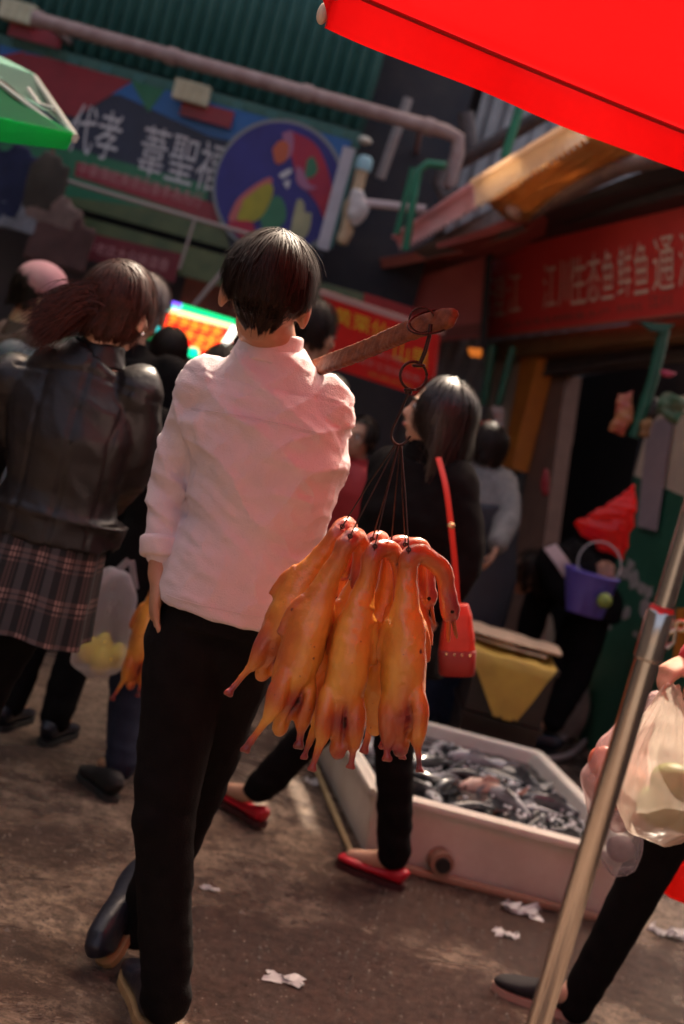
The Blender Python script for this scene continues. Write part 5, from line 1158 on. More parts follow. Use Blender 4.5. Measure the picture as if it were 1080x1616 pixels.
def duck(label, N_, T__, twist=0.0, hdir=None, seed=0, fat=1.0, legs=((-1, .0, .05), (1, .0, .05)), loop=None, group='roast ducks hanging from the rear end of the pole', hlen=1.0, bow=0.0, wing=1, Yc=None):
    rnd = random.Random(seed); a = (T__ - N_); L = a.length; a.normalize(); tocam = (V(0, 0, CZ) - N_).normalized(); tocam = (tocam - a * tocam.dot(a)).normalized()
    s0 = tocam.cross(a).normalized()      # points right in the picture for a hanging axis
    if s0.dot(right) < 0: s0 = -s0
    f = tocam * math.cos(twist) + s0 * math.sin(twist); s = s0 * math.cos(twist) - tocam * math.sin(twist)
    o = thing('roast_duck', label, 'duck', N_, group)
    def Q(t, u=0, w=0): return N_ + a * (t * L) + s * (u) + f * (w) + s0 * (bow * math.sin(min(t, 1) * math.pi))
    b = B(); ts = [0.015, .08, .16, .25, .33, .40, .47, .56, .66, .76, .85, .93, 1.0]
    Aw = [.016, .0185, .020, .024, .031, .036, .0395, .042, .0415, .039, .034, .023, .010]; Bw = [.017, .0195, .021, .025, .031, .038, .043, .047, .048, .045, .038, .026, .010]
    b.tube([Q(t, 0, .004 * math.sin(t * 9 + seed)) for t in ts], [x_ * fat for x_ in Aw], [x_ * fat for x_ in Bw], lat=s, n=20)
    # breast bump and back ridge
    b.ell(Q(.62, 0, -.010), (.036 * fat, .040, .085), (s, f, a))
    tipz = []; thc = []
    for sd_, fo, ex in legs:
        hc = Q(.70, sd_ * .024 * fat, fo + .014); kn = Q(.94, sd_ * (.027 + rnd.uniform(-.004, .006)), fo + .020)
        ax3 = (kn - hc).normalized(); ax1 = s - ax3 * s.dot(ax3); ax1.normalize(); mid = hc.lerp(kn, .5); b.ell(mid, (.0200 * fat, .024 * fat, .060), (ax1, ax3.cross(ax1), ax3), 16, 12); thc.append(mid)
        an_ = kn + (a * 1.0 + s * sd_ * rnd.uniform(-.05, .3) + f * rnd.uniform(-.1, .2)).normalized() * (ex + .022 + rnd.uniform(-.004, .008))
        b.limb([kn - ax3 * .02, kn, an_], [.014, .0085, .0048], n=10); b.ell(an_, (.0078, .0078, .0065)); b.ell(an_ + s * .005 + a * .003, .005); b.ell(an_ - s * .005 + a * .003, .005); tipz.append(an_)
    if wing:
        for sd_ in (-1, 1):
            b.limb([Q(.37, sd_ * .026 * fat, -.008), Q(.45, sd_ * .040 * fat, -.014), Q(.58, sd_ * .044 * fat, -.016), Q(.50, sd_ * .048 * fat, -.012)], [.013, .011, .008, .006], n=10)
    # tail lobe
    b.ell(Q(.98, 0, .004), (.016, .014, .022), (s, f, a))
    # neck over the hook, head hanging
    h = (hdir or (V(0, .9, 0) + s0 * rnd.uniform(-.2, .5))).normalized(); dn = V(0, 0, -1); hd = None
    pts = [Q(.06), N_ + a * .004 + h * .006, N_ + h * .030 - dn * .002, N_ + h * .055 * hlen + dn * .018, N_ + h * .070 * hlen + dn * .050]
    hdp = N_ + h * (.080 * hlen) + dn * .078; b.limb(pts + [hdp], [.018, .0185, .017, .016, .0155, .017], n=12, sub=4)
    dh = (dn + h * .35).normalized(); b.ell(hdp + dh * .006, (.017, .018, .026), (h.cross(dh).normalized(), h.cross(dh).cross(dh).normalized(), dh))
    bd = B(); hw = h.cross(dh).normalized(); hv = hw.cross(dh)
    for o_, g_ in ((.003, 1), (-.005, .93)):
        bd.tube([hdp + dh * .022 + hv * o_, hdp + dh * .034 + hv * o_ * 1.2, hdp + dh * .060 * g_ + hv * o_ * 1.8, hdp + dh * .066 * g_ + hv * o_ * 2], [.011, .0095, .0105, .004], [.005, .0035, .0025, .0012], lat=hw, n=10)
    bd.obj('beak', mat('duck_beak', (.42, .12, .045), (.3, .07, .03), rough=.4), o, True)
    for q_ in (-1, 1): e = B(); e.ell(hdp + hw * (q_ * .0155) + dh * .008, .0035); e.obj('eye', hair_m, o, True)
    def fn(c, n_):
        c = Vector(c); t = (c - N_).dot(a) / L; return .0026 * nz(c, 28, seed) + .0011 * nz(c, 80, seed) + .0022 * nz((c.x * 10, c.y * 10, c.z * 40), 1, seed) * (t < .3)
    # vent slit: carve by pushing in along the mid line low on the front
    def fn2(c, n_):
        d = fn(c, n_); c = Vector(c); r_ = c - N_; t = r_.dot(a) / L; u = r_.dot(s); w_ = r_.dot(f)
        if w_ > 0 and .74 < t < .98: d -= .013 * math.exp(-((u - .006) / .0035) ** 2) * math.sin((t - .74) / .24 * math.pi)
        return d
    bo = b.fused('body', duck_m, o, .0036, 3, fn2)
    me = bo.data; at = me.attributes.new('pigment_shade', 'FLOAT', 'POINT'); vals = []
    base = wloc(o)
    for v in me.vertices:
        c = v.co + base; t = (c - N_).dot(a) / L; g_ = .04 + .50 * max(0, (.40 - t) / .40)
        for q_ in thc: g_ += .50 * math.exp(-((c - q_ - a * .008).length / .032) ** 2)
        for q_ in tipz: g_ += .85 * math.exp(-((c - q_).length / .035) ** 2)
        g_ += .45 * math.exp(-((c - hdp).length / .05) ** 2) + .3 * math.exp(-((c - N_).length / .012) ** 2); u = (c - N_).dot(s); w_ = (c - N_).dot(f)
        g_ += .25 * math.exp(-((t - .80) / .16) ** 2) * math.exp(-(u / .015) ** 2) * (w_ > 0) + .42 * max(0, (abs(u) - .020) / .03) * math.exp(-((t - .55) / .28) ** 4)  # sides reddened to paint shadow along the body edges
        g_ = min(.80, g_)
        if w_ > 0 and .74 < t < .97: g_ += .36 * math.exp(-((u - .006) / .0025) ** 2) * math.sin((t - .74) / .23 * math.pi)  # slit painted darker as the shade inside the cavity
        vals.append(g_)
    at.data.foreach_set('value', vals)
    if loop is not None:
        hp_ = Q(.03) + tocam * .016 * 1.0; b = B(); topk = N_ + tocam * .020 - a * .004
        rod('hook_wire', [loop, loop.lerp(topk, .5) + V(rnd.uniform(-.002, .002), 0, 0), topk, topk + a * .008, topk + a * .012 - tocam * .008], .0013, iron, o, 6)
        ring(topk + a * .003, .0035, .0014, (s0, a), 'hook_eye', iron, o, 12)
    return o
L_ = lower
duck('leftmost roast duck of the bundle, slanting away from the white shirt', P(541, 830, 2.54), P(414, 1062, 2.54), .25, V(.3, 1, 0), 1, .86, ((-1, .0, .052), (1, -.01, .02)), L_ + V(-.006, 0, 0), bow=-.012)
duck('second roast duck from the left, belly slit open and one foot spread left', P(553, 846, 2.47), P(440, 1150, 2.45), .35, V(.5, 1, 0), 2, .92, ((-1, .01, .050), (1, .005, .012)), L_ + V(-.004, 0, 0), bow=-.012)
duck('middle roast duck hanging straight with its foot at the bottom of the bundle', P(592, 862, 2.46), P(535, 1186, 2.43), -.2, s_h if False else V(1, .5, 0), 3, .90, ((-1, .012, .028), (1, -.01, .012)), L_ + V(0, 0, 0), bow=-.010)
duck('rightmost roast duck, its head and beak bent over to the right', P(645, 868, 2.46), P(632, 1182, 2.42), .15, V(1, .25, 0), 4, .94, ((-1, -.01, .014), (1, .012, .022)), L_ + V(.004, 0, 0), hlen=1.25)
duck('roast duck behind the second and middle ones, two feet showing between them', P(588, 850, 2.56), P(498, 1140, 2.56), .8, V(.6, 1, 0), 5, .95, ((-1, .012, .045), (1, .012, .045)), L_ + V(-.002, .006, 0))
duck('roast duck behind the rightmost ones, two feet showing low', P(618, 856, 2.58), P(590, 1150, 2.58), 2.6, V(1, .5, 0), 6, .95, ((-1, .012, .05), (1, .012, .05)), L_ + V(.002, .006, 0))
duck('rear roast duck at the right edge, only its neck, head and wing showing', P(640, 857, 2.56), P(636, 1135, 2.58), 3.3, V(.75, .1, 0), 7, .97, ((-1, .012, .05), (1, .0, .05)), L_ + V(.004, .008, 0), hlen=.8)
gf_ = 'roast ducks hanging from the front end of the pole'
fl_ = P(322, 700, 4.22)
duck('roast duck of the front bundle, its foot showing left of the black trousers', P(262, 890, 4.22), P(206, 1082, 4.22), .2, V(0, 1, 0), 8, 1.0, ((-1, .0, .045), (1, .0, .02)), fl_, gf_)
duck('second roast duck of the front bundle, hidden behind the black trousers', P(295, 890, 4.3), P(262, 1085, 4.3), 1.4, V(0, 1, 0), 9, 1.0, ((-1, .0, .045), (1, .0, .02)), fl_, gf_)
t = thing('front_hanger', 'black iron hanger under the front end of the carrying pole', 'hanger', fl_); rod('shank', [P(338, 612, 4.22), P(330, 650, 4.22), fl_], .004, iron, t, 8)
# ================================================================ PEOPLE
shirt = mat('white_work_shirt', (.70, .59, .61), (.62, .51, .53), rough=.8, scale=5, bump=.35, bscale=320, sheen=.1, wrinkle=.9, wscale=9)
_n = shirt.node_tree.nodes; _l = shirt.node_tree.links          # small dirt specks
_tc = _n.new('ShaderNodeTexCoord'); _t = _n.new('ShaderNodeTexNoise'); _t.inputs['Scale'].default_value = 34; _t.inputs['Detail'].default_value = 2; _l.new(_tc.outputs['Object'], _t.inputs[0])
_r = _n.new('ShaderNodeValToRGB'); _r.color_ramp.elements[0].position = .80; _r.color_ramp.elements[1].position = .84; _l.new(_t.outputs['Fac'], _r.inputs[0])
_m = _n.new('ShaderNodeMix'); _m.data_type = 'RGBA'; _b = _n['Principled BSDF']; _src = _b.inputs['Base Color'].links[0].from_socket
_l.new(_r.outputs[0], _m.inputs[0]); _l.new(_src, _m.inputs[6]); _m.inputs[7].default_value = (.25, .16, .15, 1); _l.new(_m.outputs[2], _b.inputs['Base Color'])
heelL = G(236, 1630); 
J = dict(head=P(423, 464, 3.03), neck=P(427, 552, 3.08), chest=P(428, 715, 3.10), waist=P(402, 835, 3.10), pelvis=P(374, 935, 3.10),
         shL=P(331, 608, 3.09), shR=P(512, 640, 3.08), elL=P(272, 748, 3.14), wrL=P(251, 908, 3.08), elR=P(508, 765, 3.34), wrR=P(480, 650, 3.62),
         hiL=P(300, 1010, 3.10), hiR=P(372, 1015, 3.12), knL=P(258, 1290, 3.05), knR=P(312, 1240, 3.28), anL=V(heelL.x + .01, 3.10, .09), anR=V(-.215, 3.40, .115))
pz = {k_: (J[k_]) for k_ in J}
armp = P(330, 700, 3.08); armr = P(525, 700, 3.08)
def shirt_fold(c, n_):
    x_, y_, z_ = c; p = Vector(c)
    d = .002 * nz(c, 6, 1)
    # soft slanting folds running from the armpits to the middle of the back
    for ctr, dr_, amp in ((armp, V(.55, 0, -.30), .008), (armr, V(-.6, 0, -.35), .006)):
        r_ = p - ctr; dist = r_.length; d_ = dr_.normalized(); perp = r_ - d_ * r_.dot(d_); a_ = perp.z * 42 + r_.dot(d_) * 6 + 3 * nz(c, 5, 4)
        d += amp * math.exp(-(dist / .19) ** 2) * (1 - 2.2 * abs(math.sin(a_)) ** .6)
    # crumples
    r1 = 1 - abs(nz((x_ * 7 + z_ * 3, y_ * 7, z_ * 15), 1, 6)) * 2; d += .006 * max(0, r1 - .45)
    r2 = 1 - abs(nz((x_ * 14, y_ * 14, z_ * 22 + x_ * 6), 1, 9)) * 2; d += .005 * max(0, r2 - .5)
    r3 = 1 - abs(nz((x_ * 5 + z_ * 9, y_ * 5, z_ * 4), 1, 13)) * 2; d += .010 * max(0, r3 - .6)
    if x_ < -.34 and z_ < 1.42: d += .006 * (abs(math.sin(z_ * 42 + x_ * 25 + 3 * nz(c, 7, 2))) - .5) * (.35 + .8 * math.exp(-((z_ - 1.24) / .10) ** 2)) # sleeve
    # yoke seam and centre line
    d -= .0022 * math.exp(-((z_ - 1.475 - .05 * (x_ + .2)) / .003) ** 2) * (y_ < 3.1)
    return d
mdir = V(.10, .62, .60)
man, MW = figure('man in a pale pinkish work shirt and black trousers carrying a pole on his shoulder', 'man', (-.2, 3.1, 0), 0, 1.78, J,
    tw=.92, top=dict(fit=.3, vox=.0058, it=3, mat=shirt, e=.013, hem=.05, sl=.78, low=P(366, 967, 3.10), lowa=.158, lowb=.125, collar=True, ch=1.15, cmat=shirt), fold=shirt_fold, topname='shirt',
    bottom=dict(kind='trousers', mat=black_cloth, r=(.098, .066, .056), hem=-.05, wr=.005), vox=.0075,
    hair=dict(n=9500, length=.085, seg=8, wdt=.0024, spread=.20, seed=3, short=True, R=(.080, .095, .101), low=-.62, face=.35, crown=(.0, -.30, 1)),
    shoes=dict(hL=heelL, dL=(-.30, 1, 0), hR=V(-.262, 3.315, .012), dR=mdir, uR=(-.45, -.6, .75), sole=sole_tan, mat=black_lea, L=.275, w=.10, hgt=.095),
    hands=dict(L=dict(dir=P(241, 985, 3.06) - P(250, 912, 3.08), nrm=(1, .2, 0), curl=.35), R=dict(dir=(-.5, .5, .4), nrm=(0, -.3, -1), curl=1.0, side=-1)))
# rolled cuff
el, wr = MW['elL'], MW['wrL']; cc_ = el.lerp(wr, .76); d_ = (wr - el).normalized()
b = B(); b.tube([cc_ - d_ * .030, cc_ - d_ * .024, cc_ + d_ * .010, cc_ + d_ * .016], [.046, .052, .050, .045], lat=(1, 0, 0), n=24); b.fused('cuff', shirt, man, .005, 2, lambda c, n_: .003 * nz(c, 26, 5))
# stitched seams laid on the cloth: yoke, hem, armholes, centre of the collar
from mathutils.bvhtree import BVHTree
sh = [o for o in man.children if o.name.startswith('shirt')][0]; off_ = wloc(sh)
bt = BVHTree.FromPolygons([v.co + off_ for v in sh.data.vertices], [tuple(p.vertices) for p in sh.data.polygons])
def seam_line(pts, r=.0012):
    out = []
    for p in pts:
        h_ = bt.ray_cast(Vector((p[0], 2.3, p[1])), V(0, 1, 0))
        if h_[0] is not None and (not out or (h_[0] - out[-1]).length < .05): out.append(h_[0] + h_[1] * .0004)
    if len(out) > 3: rod('seam', out, r, shirt, man, 6)
def seg_(x0, z0, x1, z1, bow, n=26): return [(x0 + (x1 - x0) * i / n, z0 + (z1 - z0) * i / n + bow * math.sin(math.pi * i / n)) for i in range(n + 1)]
sL, sR = MW['shL'], MW['shR']
seam_line(seg_(sL.x - .02, sL.z - .055, sR.x + .02, sR.z - .055, .006)); seam_line(seg_(sL.x - .02, sL.z - .059, sR.x + .02, sR.z - .059, .006), .0010)
hb_ = P(366, 967, 3.10); seam_line(seg_(hb_.x - .14, hb_.z + .018, hb_.x + .15, hb_.z + .040, .0), .0014)
if False: seam_line([(sL.x + .012 + .022 * math.sin(i / 22 * 2.6), sL.z + .05 - .20 * i / 22) for i in range(23)]); seam_line([(sR.x - .005 - .022 * math.sin(i / 22 * 2.6), sR.z + .05 - .20 * i / 22) for i in range(23)])


# woman with the black leather jacket and tartan skirt
lea = mat('black_leather', (.009, .007, .008), (.014, .011, .012), rough=.42, scale=7, bump=.2, bscale=30, spec=.4, wrinkle=.5, wscale=9, rvar=.10)
def tartan():
    M = bpy.data.materials.new('tartan_wool'); M.use_nodes = True; n = M.node_tree.nodes; l = M.node_tree.links; b = n['Principled BSDF']; b.inputs['Roughness'].default_value = .9
    uvn = n.new('ShaderNodeUVMap'); sx = n.new('ShaderNodeSeparateXYZ'); l.new(uvn.outputs[0], sx.inputs[0])
    def band(out, sc_, p, w_):
        m1 = n.new('ShaderNodeMath'); m1.operation = 'MULTIPLY'; m1.inputs[1].default_value = sc_; l.new(out, m1.inputs[0])
        m2 = n.new('ShaderNodeMath'); m2.operation = 'FRACT'; l.new(m1.outputs[0], m2.inputs[0])
        m3 = n.new('ShaderNodeMath'); m3.operation = 'COMPARE'; m3.inputs[1].default_value = p; m3.inputs[2].default_value = w_; l.new(m2.outputs[0], m3.inputs[0]); return m3.outputs[0]
    def add(a, c, k=1.0):
        m = n.new('ShaderNodeMath'); m.operation = 'MULTIPLY_ADD'; l.new(c, m.inputs[0]); m.inputs[1].default_value = k; l.new(a, m.inputs[2]); m.use_clamp = True; return m.outputs[0]
    v = band(sx.outputs[0], 9, .30, .05); v = add(v, band(sx.outputs[0], 9, .44, .05)); v = add(v, band(sx.outputs[0], 9, .58, .03), .6)
    h = band(sx.outputs[1], 9, .30, .05); h = add(h, band(sx.outputs[1], 9, .44, .05)); h = add(h, band(sx.outputs[1], 9, .58, .03), .6)
    t_ = n.new('ShaderNodeMath'); t_.operation = 'ADD'; l.new(v, t_.inputs[0]); l.new(h, t_.inputs[1])
    r = n.new('ShaderNodeValToRGB'); r.color_ramp.elements[0].color = (.010, .009, .011, 1); r.color_ramp.elements[1].color = (.22, .13, .115, 1); e = r.color_ramp.elements.new(.5); e.color = (.06, .034, .032, 1)
    hf = n.new('ShaderNodeMath'); hf.operation = 'MULTIPLY'; hf.inputs[1].default_value = .5; l.new(t_.outputs[0], hf.inputs[0]); l.new(hf.outputs[0], r.inputs[0])
    bg_ = band(sx.outputs[0], 9, .85, .14); mm = n.new('ShaderNodeMix'); mm.data_type = 'RGBA'; mm.blend_type = 'ADD'; l.new(r.outputs[0], mm.inputs[6]); mm.inputs[7].default_value = (.035, .032, .034, 1); l.new(bg_, mm.inputs[0])
    l.new(mm.outputs[2], b.inputs['Base Color']); return M
tart = tartan()
YL = 3.75
J = dict(head=P(188, 486, YL), neck=P(158, 560, YL), chest=P(118, 690, YL), waist=P(98, 770, YL), pelvis=P(78, 850, YL), shL=P(22, 598, YL), shR=P(218, 618, YL),
         elL=P(-40, 745, YL + .05), elR=P(205, 745, YL + .03), wrL=P(-60, 850, YL), wrR=P(150, 800, YL + .30), hiL=P(8, 885, YL), hiR=P(72, 900, YL))
for s_, o_ in (('L', 0), ('R', 1)):
    hp_ = J['hi' + s_]; J['kn' + s_] = V(hp_.x - .09 + .01 * o_, YL + (.05 if o_ else -.05), .49); J['an' + s_] = V(hp_.x - .17 + .02 * o_, YL + (.12 if o_ else -.10), .09)
def lea_fold(c, n_):
    x_, y_, z_ = c; ctr = P(140, 700, YL); k = 0
    d = .006 * nz((x_ * 10, y_ * 10, z_ * 6), 1, 3) + .004 * (1 - abs(nz((x_ * 12 + z_ * 5, y_ * 10, z_ * 10), 1, 8)) * 3)
    xm_ = J['neck'].x + (J['neck'].z - z_) * .02                    # centre back seam, side-back seams, yoke
    if y_ < YL: d -= .007 * math.exp(-((x_ - xm_) / .0045) ** 2)
    for sg_ in (-1, 1): d -= .0055 * math.exp(-((x_ - xm_ - sg_ * (.10 + .05 * max(0, z_ - 1.2))) / .005) ** 2) * (y_ < YL) * (z_ < 1.36)
    d -= .006 * math.exp(-((z_ - 1.375 + .35 * abs(x_ - xm_) * .5) / .005) ** 2) * (y_ < YL) * (abs(x_ - xm_) < .2)
    return d
lw_, LW = figure('woman in a black leather jacket and dark tartan skirt with wind-blown ponytail', 'woman', (-1, YL, 0), 0, 1.66, J, female=True, tw=.94, sk=skin2,
    top=dict(mat=lea, e=.028, hem=-.085, sl=.95, lowa=.19, lowb=.14, fit=1.1), fold=lea_fold, topname='leather_jacket', bottom=dict(kind='skirt', mat=black_cloth, smat=tart, len=.375, r=(.095, .066, .056)), vox=.009,
    hair=dict(n=6200, length=.12, seg=8, wdt=.003, seed=7, mat=hair_r, R=(.084, .098, .106), low=-.75, face=.30, sway=(-.4, 0, 0), crown=(-.2, -.6, .6)), faceyaw=rad(-22), shoes=dict(mat=black_lea, L=.25, w=.09, hgt=.10))
rs = np.random.RandomState(5); hd0 = J['head']; vs = []; F = []          # the ponytail blown to the left
root = P(150, 476, YL - .08)
for k in range(3000):
    r0 = root + V(*(rs.normal(size=3) * .016)); e_ = P(72 + rs.normal() * 14, 505 + rs.normal() * 16, YL - .10 + rs.normal() * .03); mid = (r0 + e_) / 2 + V(0, 0, .035 + rs.normal() * .02) + V(*(rs.normal(size=3) * .014))
    pts = bez(r0, mid, e_ + V(0, 0, -.05 * rs.rand()), 7); base_i = len(vs)
    for i, p in enumerate(pts):
        w_ = .0016 * (1 - .7 * i / 7); vs += [p + V(0, 0, w_) + V(0, w_ * .5, 0), p - V(0, 0, w_)]
    for i in range(7): F.append((base_i + 2 * i, base_i + 2 * i + 1, base_i + 2 * i + 3, base_i + 2 * i + 2))
mesh('ponytail', vs, F, hair_r, lw_)
er = hd0 + rotz(V(1, 0, 0), rad(-22)) * .088 - V(0, 0, .05); b = B(); b.ell(er, .006); b.obj('earring', mat('silver', (.8, .78, .75), rough=.15, metal=1), lw_, True)

# woman with the red bag
YB = 4.42
J = dict(head=P(692, 652, YB), neck=P(672, 716, YB), chest=P(655, 820, YB), waist=P(640, 905, YB), pelvis=P(618, 985, YB), shL=P(618, 740, YB + .10), shR=P(716, 760, YB - .06),
         elL=P(592, 860, YB + .14), elR=P(735, 880, YB - .10), wrL=P(575, 950, YB + .16), wrR=P(690, 960, YB - .14), hiL=P(588, 1030, YB + .05), hiR=P(632, 1040, YB - .03),
         knR=P(622, 1180, YB - .03), knL=P(520, 1130, YB + .10))
h1, t1 = G(636, 1405), G(532, 1362); h2, t2_ = G(412, 1312), G(342, 1262)
J['anR'] = V(h1.x - .05, h1.y + .02, .09); J['anL'] = V(h2.x - .05, h2.y + .02, .12)
fold_b = lambda c, n_: .007 * nz((c[0] * 8, c[1] * 8, c[2] * 14), 1, 2) + .004 * nz(c, 22, 7)
d1 = (t1 - h1).normalized(); d2 = (t2_ - h2).normalized(); yb = math.atan2(-d1.x, d1.y)
rw, RW = figure('woman with long black hair, dark coat and red flat shoes walking left', 'woman', (.2, YB, 0), rad(40), 1.62, J, female=True, sk=skin2, faceyaw=rad(93),
    top=dict(mat=black_cloth, e=.030, hem=.12, sl=.92, lowa=.185, lowb=.15), topname='coat', fold=fold_b, bottom=dict(kind='trousers', mat=black_cloth, r=(.092, .068, .058), hem=.06), vox=.010,
    hair=dict(n=7000, length=.46, seg=12, wdt=.0035, seed=9, mat=mat('long_black_hair', (.014, .010, .009), (.03, .02, .017), rough=.38, scale=80, spec=.5), curl=.25, R=(.077, .092, .100), low=-.3, face=.08, crown=(0, -.1, 1), hang=.35, spread=.16),
    shoes=dict(hR=h1, dR=d1, hL=h2 + V(0, 0, .012), dL=d2, mat=mat('red_shoe_leather', (.55, .012, .03), (.45, .01, .025), rough=.35), low=True, L=.25, w=.088, hgt=.075, sole=mat('dark_red_sole', (.05, .008, .01), rough=.5)))
# her bag
redl = mat('orange_red_leather', (.68, .045, .022), (.58, .035, .018), rough=.35, scale=8)
bp_ = P(722, 1010, 4.16); hb = thing('handbag', 'orange red shoulder bag hanging at the hip of the long-haired woman', 'handbag', bp_)
T0, T1, B0, B1 = P(705, 950, 4.16), P(742, 955, 4.16), P(692, 1062, 4.16), P(750, 1066, 4.16)
def loft(cs_, name, m_, par, n=20, pw=4, vox=None, it=2):
    b = B(); b.tube([c[0] for c in cs_], [c[1] for c in cs_], [c[2] for c in cs_], lat=cs_[0][3] if len(cs_[0]) > 3 else (1, 0, 0), n=n, pw=pw)
    return b.fused(name, m_, par, vox, it) if vox else b.obj(name, m_, par, True, 50)
wv = (B1 - B0).normalized(); tm, bm2 = (T0 + T1) / 2, (B0 + B1) / 2
loft([(tm, .030, .018, wv), (tm.lerp(bm2, .15), .040, .032), (tm.lerp(bm2, .45), .050, .040), (tm.lerp(bm2, .66), .054, .042)], 'body', redl, hb, vox=.005)
loft([(tm.lerp(bm2, .64), .052, .041, wv), (tm.lerp(bm2, .66), .056, .044), (tm.lerp(bm2, .98), .054, .043), (bm2, .050, .04)], 'base', mat('deep_red_leather', (.30, .022, .016), (.24, .018, .014), rough=.45), hb)
for t_ in (.12, .38, .62, .88): b = B(); b.ell(tm.lerp(bm2, .69) + wv * (.09 * (t_ - .5)) - V(0, .044, 0), .004); b.obj('stud', mat('gilt', (.8, .6, .3), metal=1, rough=.25), hb, True)
st_ = spl([P(692, 722, 4.24), P(704, 770, 4.20), P(712, 830, 4.17), P(718, 890, 4.15), P(722, 952, 4.15)], 5)
ribbon('strap', st_, .019, (1, .2, 0), .004, redl, hb)
b = B(); b.ell(st_[10], (.012, .006, .010)); b.obj('buckle', mat('gilt', (.8, .6, .3)), hb, True)
ribbon('strap', spl([P(722, 952, 4.19), P(712, 860, 4.30), P(690, 740, 4.36), P(680, 722, 4.42)], 5), .019, (1, .2, 0), .004, redl, hb)

# person in jeans with the bag of fruit, in front of the man
YJ = 4.7
J = dict(head=P(352, 598, YJ), neck=P(325, 660, YJ), chest=P(296, 750, YJ), waist=P(276, 830, YJ), pelvis=P(258, 900, YJ), shL=P(248, 680, YJ), shR=P(395, 710, YJ),
         elL=P(235, 790, YJ + .02), wrL=P(222, 868, YJ - .06), hiL=P(232, 930, YJ), hiR=P(285, 945, YJ), knL=P(200, 1080, YJ), knR=P(262, 1090, YJ + .2))
fj = G(168, 1250); J['anL'] = V(fj.x + .03, fj.y, .10); J['anR'] = V(fj.x + .26, fj.y + .55, .10)
figure('person in navy jeans and black coat holding the bag of yellow fruit', 'person', (-.5, YJ, 0), rad(10), 1.55, J, top=dict(mat=black_cloth, e=.035, hem=.12, sl=.88), topname='coat', bottom=dict(kind='trousers', mat=navy_cloth, r=(.092, .068, .062)),
    hair=dict(n=2500, length=.10, seed=2, wdt=.004), vox=.012, shoes=dict(hL=G(178, 1268), dL=(-.55, .8, 0), mat=mat('matte_black_shoe', (.012, .010, .011), rough=.7)), hands=dict(L=dict(dir=(-.3, 0, -1), nrm=(.6, -.6, 0), curl=1.1)))
# fruit bag
film = mat('milky_film', (.85, .80, .84), (.75, .68, .73), rough=.30, transl=((.8, .72, .76), .5), alpha=.30, scale=9)
YQ = 4.5
hc = P(212, 872, YQ); fb = thing('fruit_bag', 'milky plastic carrier bag of yellow fruit hanging left of the black trousers', 'bag', P(165, 1060, YQ))
b = B(); C = [P(188, 900, YQ), P(180, 925, YQ), P(172, 965, YQ), P(162, 1015, YQ), P(156, 1045, YQ), P(158, 1066, YQ)]
b.tube(C, [.040, .075, .085, .092, .088, .045], [.03, .05, .07, .08, .08, .04], lat=right, n=28, pw=2.6)
co, fs2 = b.fuse(.009, 3, lambda c, n_: .009 * (abs(math.sin((c[0] * 70 + c[2] * 14))) - .5) * (1 if c[2] > .75 else .35) + .006 * nz(c, 20, 4)); mesh('film', co, fs2, film, fb)
for a_, c_ in (((204, 884), (150, 925)), ((208, 884), (214, 930))):
    ribbon('handle', spl([P(*a_, YQ), P((a_[0] + c_[0]) / 2, (a_[1] + c_[1]) / 2 + 4, YQ), P(*c_, YQ)], 5), .022, right, .003, film, fb)
yf = mat('yellow_fruit_skin', (.80, .66, .04), (.66, .50, .03), rough=.4, scale=8, sss=.1)
for i, (x_, y_, dy, l_) in enumerate(((140, 1028, .0, 'leftmost'), (185, 1038, .01, 'rightmost'), (160, 1045, -.02, 'lowest'), (162, 1022, .04, 'topmost'))):
    p = P(x_, y_, YQ + dy); b = B(); b.ell(p, (.038, .038, .040)); b.ell(p + V(0, 0, .03), (.022, .022, .024)); tag(b.fused('fruit', yf, None, .008, 2, None, org=p), '%s yellow pear in the milky carrier bag' % l_, 'fruit', 'yellow fruit in the carrier bag')

# background people
def simple(label, cat, hpx, Y, yaw=0, H=1.65, topm=None, hairm=None, female=False, groundpx=None, **kw):
    hp_ = P(*hpx, Y); return figure(label, cat, (hp_.x, Y, hp_.z + .11 * H / 1.7 - H), rad(yaw), H, {}, top=dict(mat=topm, e=.025, hem=.1), topname='jacket', bottom=kw.pop('bottom', dict(kind='trousers', mat=black_cloth)), female=female,
        hair=dict(n=1500, length=kw.pop('hl', .10), wdt=.005, seed=int(hpx[0]), mat=hairm or hair_m), vox=.018, **kw)
capm = mat('pink_cloth', (.55, .27, .30), (.48, .22, .25), rough=.8)
def gz(px_, Y, H): return H
def person_at(label, cat, hpx, Y, yaw, topm, **kw):
    p = P(*hpx, Y); H = (p.z + .0) / (1.585 / 1.7); return simple(label, cat, hpx, Y, yaw, H, topm, **kw)
t, Wc = person_at('person in a dusty pink cap and brown coat at the far left', 'person', (50, 462), 5.6, -60, mat('brown_coat', (.10, .05, .035), (.07, .035, .025), scale=6))
b = B(); hh = Wc['head']; b.ell(hh + V(0, 0, .055), (.105, .11, .085)); b.fused('cap', capm, t, .012, 2)
b = B(); F_ = rotz(V(0, 1, 0), rad(-60)); b.ell(hh + V(0, 0, .035) + F_ * .11, (.07, .07, .012)); b.obj('brim', capm, t, True)
person_at('person with pale sunlit hair and dark coat beside the ponytail woman', 'person', (222, 482), 5.0, -10, black_cloth, hairm=hair_g, female=True)
person_at('person in a slate coat half hidden behind the leather jacket', 'person', (105, 500), 5.3, 20, mat('slate_coat', (.12, .13, .16), (.08, .09, .11), scale=9), hairm=hair_m, female=True)
person_at('person in a cream top seen below the lit sign', 'person', (266, 553), 6.4, 5, mat('cream_top', (.50, .44, .40), (.42, .36, .32)), hairm=hair_m, female=True)
person_at('short haired person behind the right shoulder of the man', 'person', (488, 520), 5.7, -35, mat('dark_olive', (.06, .06, .04)), hairm=hair_m)
